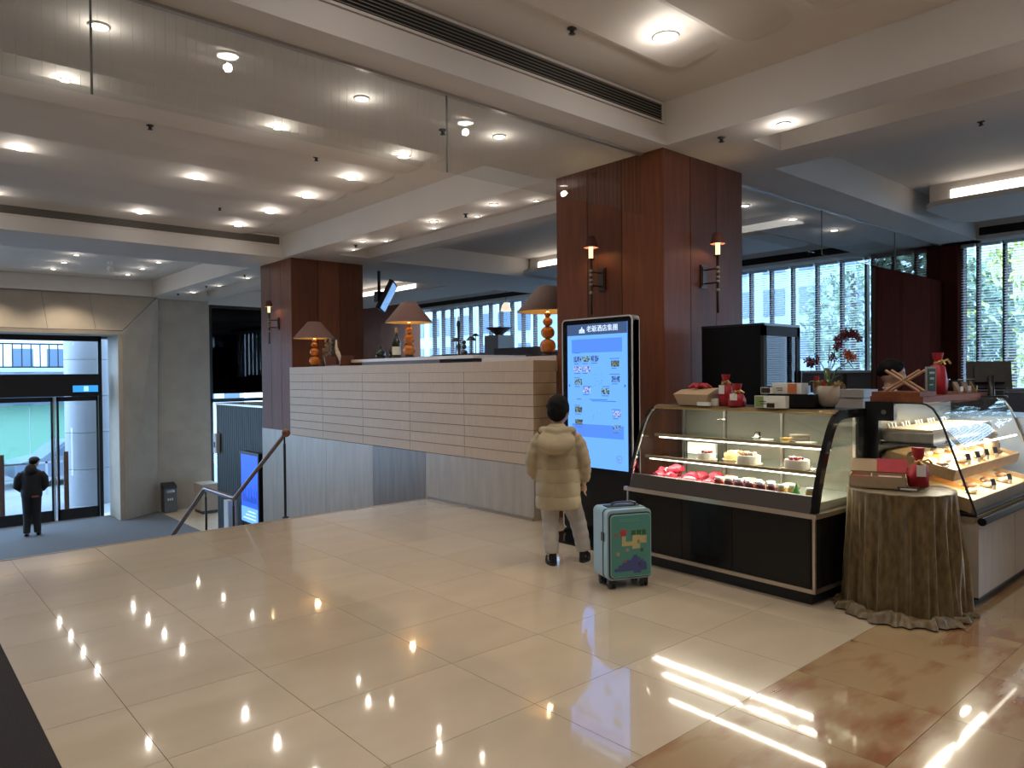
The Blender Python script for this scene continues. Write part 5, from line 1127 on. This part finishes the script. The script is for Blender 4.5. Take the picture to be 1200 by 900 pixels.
while z < 1.075:
    if z < .9: rx, ry = .165-.012*(z-.44)/.46*1.0+.01, .135-.01*(z-.44)/.46
    else:
        k = (z-.9)/.17; rx, ry = .163*(1-.55*k**2.6), .125*(1-.42*k**2)
    p = puff(z); R.append(ell(.0, 0-.0, z, rx*p, ry*p, 36, 0, lambda a: .012*sin(5*a+z*9)+.010*sin(9*a-z*14))); z += .0105
R.insert(0, ell(0, 0, .45, .13, .10, 36)); m.rings(R)
for sg, A in ((-1, [(-.120, -.005, 1.0), (-.168, -.01, .93), (-.205, -.015, .82), (-.205, .005, .73), (-.165, .06, .665)]), (1, [(.120, -.005, 1.0), (.168, -.005, .93), (.200, -.005, .82), (.208, .02, .73), (.205, .045, .650)])):
    rs = [.062, .062, .056, .050, .040]; P = []; Q = []
    for i in range(len(A)-1):
        for k in range(6):
            u = k/6; P.append(tuple(A[i][j]*(1-u)+A[i+1][j]*u for j in range(3))); r = rs[i]*(1-u)+rs[i+1]*u; Q.append(r*(1+.07*sin((i*6+k)*1.55)))
    P.append(A[-1]); Q.append(rs[-1]); m.tube(P, Q, 14)
blob('jacket', m, jm, t, .0085, 2)
ss = MB()
for zz in seams[1:4]:
    rx, ry = .165-.012*(zz-.44)/.46+.011, .135-.01*(zz-.44)/.46+.001
    ss.tube([(rx*1.0*cos(a), ry*1.0*sin(a), zz) for a in [2*pi*j/40 for j in range(41)]], .0028, 5, cap=False)
ob('jacket_seams', ss, mat('jacket_seam', (.30, .23, .14), .7), t)
m = MB()   # the hood lying on the back
R = []
for i in range(11):
    u = i/10; a0 = pi*u; R.append([(.150*sin(a0)**.55*cos(2*pi*j/22)*1.0, -.085-.085*sin(a0)*.75+.060*sin(2*pi*j/22)*sin(a0)**.6-.02*u, 1.090-.225*u+.045*sin(2*pi*j/22)*sin(a0)) for j in range(22)])
m.rings(R); m.tube([(-.105, .035, 1.045), (-.115, -.045, 1.055), (-.07, -.105, 1.055), (0, -.125, 1.045), (.07, -.105, 1.055), (.115, -.045, 1.055), (.105, .035, 1.045)], [.026, .034, .036, .034, .036, .034, .026], 12)
m.tube([(-.06, -.05, 1.075), (0, -.075, 1.075), (.06, -.05, 1.075)], [.035, .04, .035], 10)
blob('hood', m, jm, t, .0085, 3); ob('hood_lining_patch', MB().sph((-.128, .0, 1.035), (.03, .045, .020), 10, 6), mat('patterned_lining', (.06, .06, .09), .6, var=.8, scale=120), t)
tm_ = mat('light_grey_trousers', (.50, .45, .40), .75, var=.12, scale=9, bump=.2); m = MB()
for A in ([(-.06, 0, .60), (-.068, .012, .46), (-.068, .03, .34), (-.060, -.01, .20), (-.056, -.03, .085)], [(.06, 0, .60), (.098, .05, .46), (.140, .095, .34), (.172, .10, .20), (.192, .098, .085)]):
    P = []; Q = []; rs = [.090, .080, .068, .062, .058]
    for i in range(4):
        for k in range(6):
            u = k/6; P.append(tuple(A[i][j]*(1-u)+A[i+1][j]*u for j in range(3))); Q.append((rs[i]*(1-u)+rs[i+1]*u)*(1+.05*sin((i*6+k)*1.9)*(1 if i > 1 else .3)))
    P.append(A[-1]); Q.append(rs[-1]*.95); m.tube(P, Q, 16)
blob('trousers', m, tm_, t, .009, 2)
shm = mat('patterned_shoe', (.02, .02, .02), .85, spec=.2); shd = mat('shoe_pattern', (.30, .28, .20), .6)
def shoe(x, y, rz, z=0):
    o = bpy.data.objects.new('shoe', None); M2 = Matrix.Translation((x, y, 0)) @ Matrix.Rotation(rz, 4, 'Z')
    def tr(ps): return [tuple(M2 @ Vector(p)) for p in ps]
    m = MB(); R = []
    for z_, a, b, l0, l1 in ((.018, .040, .036, -.075, .125), (.045, .040, .034, -.075, .118), (.065, .036, .026, -.070, .07), (.085, .034, .026, -.065, .03), (.105, .034, .028, -.062, .02)):
        ring = []
        for j in range(20):
            an = 2*pi*j/20; yy = (l0+l1)/2+(l1-l0)/2*sin(an); ww = a if yy < 0 else b*(1+.15*sin(max(0, yy)*20)); ring.append((ww*cos(an), yy, z_))
        R.append(tr(ring))
    m.rings(R); s = ob('shoe', m, shm, t)
    R = [tr([(.042*cos(2*pi*j/20), .025+.103*sin(2*pi*j/20), z_) for j in range(20)]) for z_ in (0, .019)]; ob('sole', MB().rings(R), blackm, s)
    b = MB()
    for i in range(16):
        an = random.uniform(0, 6.28); p = M2 @ Vector((.039*cos(an), .02+.085*sin(an), random.uniform(.03, .055))); b.sph(p, random.uniform(.004, .008), 6, 4)
    ob('shoe_specks', b, shd, s)
shoe(-.056, -.01, radians(18)); shoe(.193, .115, radians(-10))
# ---------------- the man at the doors
blk = mat('black_coat', (.012, .012, .014), .75, var=.3, scale=10, bump=.3); blt = mat('black_trousers', (.016, .016, .020), .8, bump=.2)
t = th('person', 'man in black hooded coat and cap standing at the entrance doors seen from behind', 'person', (2.63, 18.95, -1.965), radians(-14))
m = MB(); q, M = head(m, (.06, .02, 1.615), 1.05, radians(-28), 0); caps(m, [(.04, 0, 1.54), (.0, -.01, 1.44)], [.055, .06])
m.tube([(0, 0, 1.45), (0, 0, 1.38), (0, 0, 1.15), (0, 0, .95), (0, 0, .86)], [(.07, .06), (.19, .10), (.16, .11), (.17, .12), (.16, .11)], 16)
caps(m, [(-.08, 0, .88), (-.085, .02, .48), (-.10, -.03, .09)], [.09, .06, .042]); caps(m, [(.08, 0, .88), (.09, .03, .48), (.10, .0, .09)], [.09, .06, .042])
caps(m, [(-.19, 0, 1.36), (-.25, -.02, 1.10), (-.14, .14, 1.02)], [.055, .045, .035]); caps(m, [(.19, 0, 1.36), (.25, -.02, 1.10), (.14, .14, 1.02)], [.055, .045, .035])
hand(m, (-.13, .15, 1.02), (1, .3, 0), (0, 0, 1), 1, .5); hand(m, (.13, .15, 1.02), (-1, .3, 0), (0, 0, 1), 1, .5); caps(m, [(-.10, -.03, .05), (-.12, .13, .035)], [.04, .035]); caps(m, [(.10, 0, .05), (.13, .15, .035)], [.04, .035])
blob('body', m, skin, t, .011, 2); eyes(t, q, M, 1.05)
m = MB(); m.sph(q((0, -.02, .02)), (.088, .105, .09), 16, 10, M); blob('hair', m, hairm, t, .012, 1)
ob('cap', MB().sph(q((0, -.005, .055)), (.098, .115, .070), 18, 10, M).sph(q((0, .095, .040)), (.07, .06, .012), 12, 6, M), blackm, t)
m = MB(); R = [ell(0, 0, z_, rx, ry, 30, 0, lambda a: .02*sin(5*a+z_*8)) for z_, rx, ry in ((.84, .19, .15), (.92, .205, .165), (1.05, .20, .16), (1.2, .205, .155), (1.33, .22, .14), (1.42, .19, .12), (1.47, .11, .09))]; m.rings(R)
for sg in (-1, 1): m.tube([(sg*.17, 0, 1.38), (sg*.245, -.01, 1.27), (sg*.275, -.02, 1.10), (sg*.20, .10, 1.01), (sg*.10, .16, 1.02)], [.075, .078, .070, .062, .052], 14)
m.sph((0, -.09, 1.46), (.12, .10, .13), 16, 10); m.sph((0, -.05, 1.50), (.10, .08, .09), 14, 9)
blob('coat', m, blk, t, .012, 3); ob('red_pocket_patch', MB().rbox((.02, -.172, .86), (.15, -.150, .90), .01, 1), mat('patch_red', (.30, .08, .05), .5), t)
m = MB()
for sg, yy in ((-1, -.03), (1, 0)): m.tube([(sg*.08, 0, .90), (sg*.085, .01, .6), (sg*.09, .02, .4), (sg*.10, yy, .07)], [.112, .092, .078, .070], 14)
blob('trousers', m, blt, t, .012, 2)
m = MB(); m.sph((-.11, .04, .04), (.05, .14, .045), 14, 8).sph((.115, .07, .04), (.05, .14, .045), 14, 8); ob('shoes', m, blackg, t)
# ---------------- the woman behind the pastry case
t = th('person', 'woman with dark tied hair behind the pastry case, face in profile', 'person', (6.50, 2.475, 0), radians(-146))
m = MB(); q, M = head(m, (0, 0, 1.475), .98, 0, radians(-10)); caps(m, [(0, -.02, 1.40), (0, -.02, 1.30)], [.048, .052])
m.tube([(0, -.01, 1.31), (0, -.01, 1.24), (0, 0, 1.05), (0, 0, .85), (0, 0, .78)], [(.06, .05), (.165, .09), (.14, .10), (.15, .11), (.14, .10)], 16)
caps(m, [(-.07, 0, .80), (-.08, .02, .44), (-.08, 0, .08)], [.085, .055, .04]); caps(m, [(.07, 0, .80), (.08, .02, .44), (.08, 0, .08)], [.085, .055, .04])
caps(m, [(-.165, 0, 1.22), (-.20, .03, .98), (-.12, .16, .98)], [.05, .04, .03]); caps(m, [(.165, 0, 1.22), (.20, .03, .98), (.12, .16, .98)], [.05, .04, .03]); hand(m, (-.11, .17, .98), (.9, .4, .1), (0, 0, 1), .95); hand(m, (.11, .17, .98), (-.9, .4, .1), (0, 0, 1), .95)
caps(m, [(-.08, 0, .05), (-.09, .13, .035)], [.038, .03]); caps(m, [(.08, 0, .05), (.09, .13, .035)], [.038, .03])
blob('body', m, skin, t, .009, 2); eyes(t, q, M, .98)
m = MB(); m.sph(q((0, -.022, .032)), (.086, .103, .092), 18, 12, M); m.sph(q((0, -.10, .0)), (.045, .04, .045), 12, 8, M); m.sph(q((0, .03, .085)), (.06, .05, .03), 12, 8, M); blob('hair', m, hairm, t, .008, 2)
m = MB(); m.rings([ell(0, 0, z_, rx, ry, 26) for z_, rx, ry in ((.72, .17, .13), (.9, .165, .13), (1.1, .16, .12), (1.23, .175, .11), (1.29, .11, .085), (1.33, .07, .065))])
for sg in (-1, 1): m.tube([(sg*.15, 0, 1.24), (sg*.205, .02, 1.10), (sg*.205, .04, .98), (sg*.15, .13, .98)], [.062, .058, .052, .042], 12)
blob('blouse', m, mat('dark_blouse', (.03, .032, .045), .7), t, .011, 2); ob('collar', MB().tube([(-.05, .045, 1.30), (-.065, -.02, 1.345), (0, -.07, 1.35), (.065, -.02, 1.345), (.05, .045, 1.30)], .012, 8), mat('white_collar', (.55, .57, .62), .6), t)
m = MB(); [m.tube([(sg*.07, 0, .82), (sg*.08, .01, .5), (sg*.08, 0, .09)], [.105, .08, .065], 12) for sg in (-1, 1)]; blob('trousers', m, blt, t, .012, 1)
m = MB(); m.sph((-.085, .04, .035), (.045, .12, .04), 12, 7).sph((.085, .04, .035), (.045, .12, .04), 12, 7); ob('shoes', m, blackm, t)
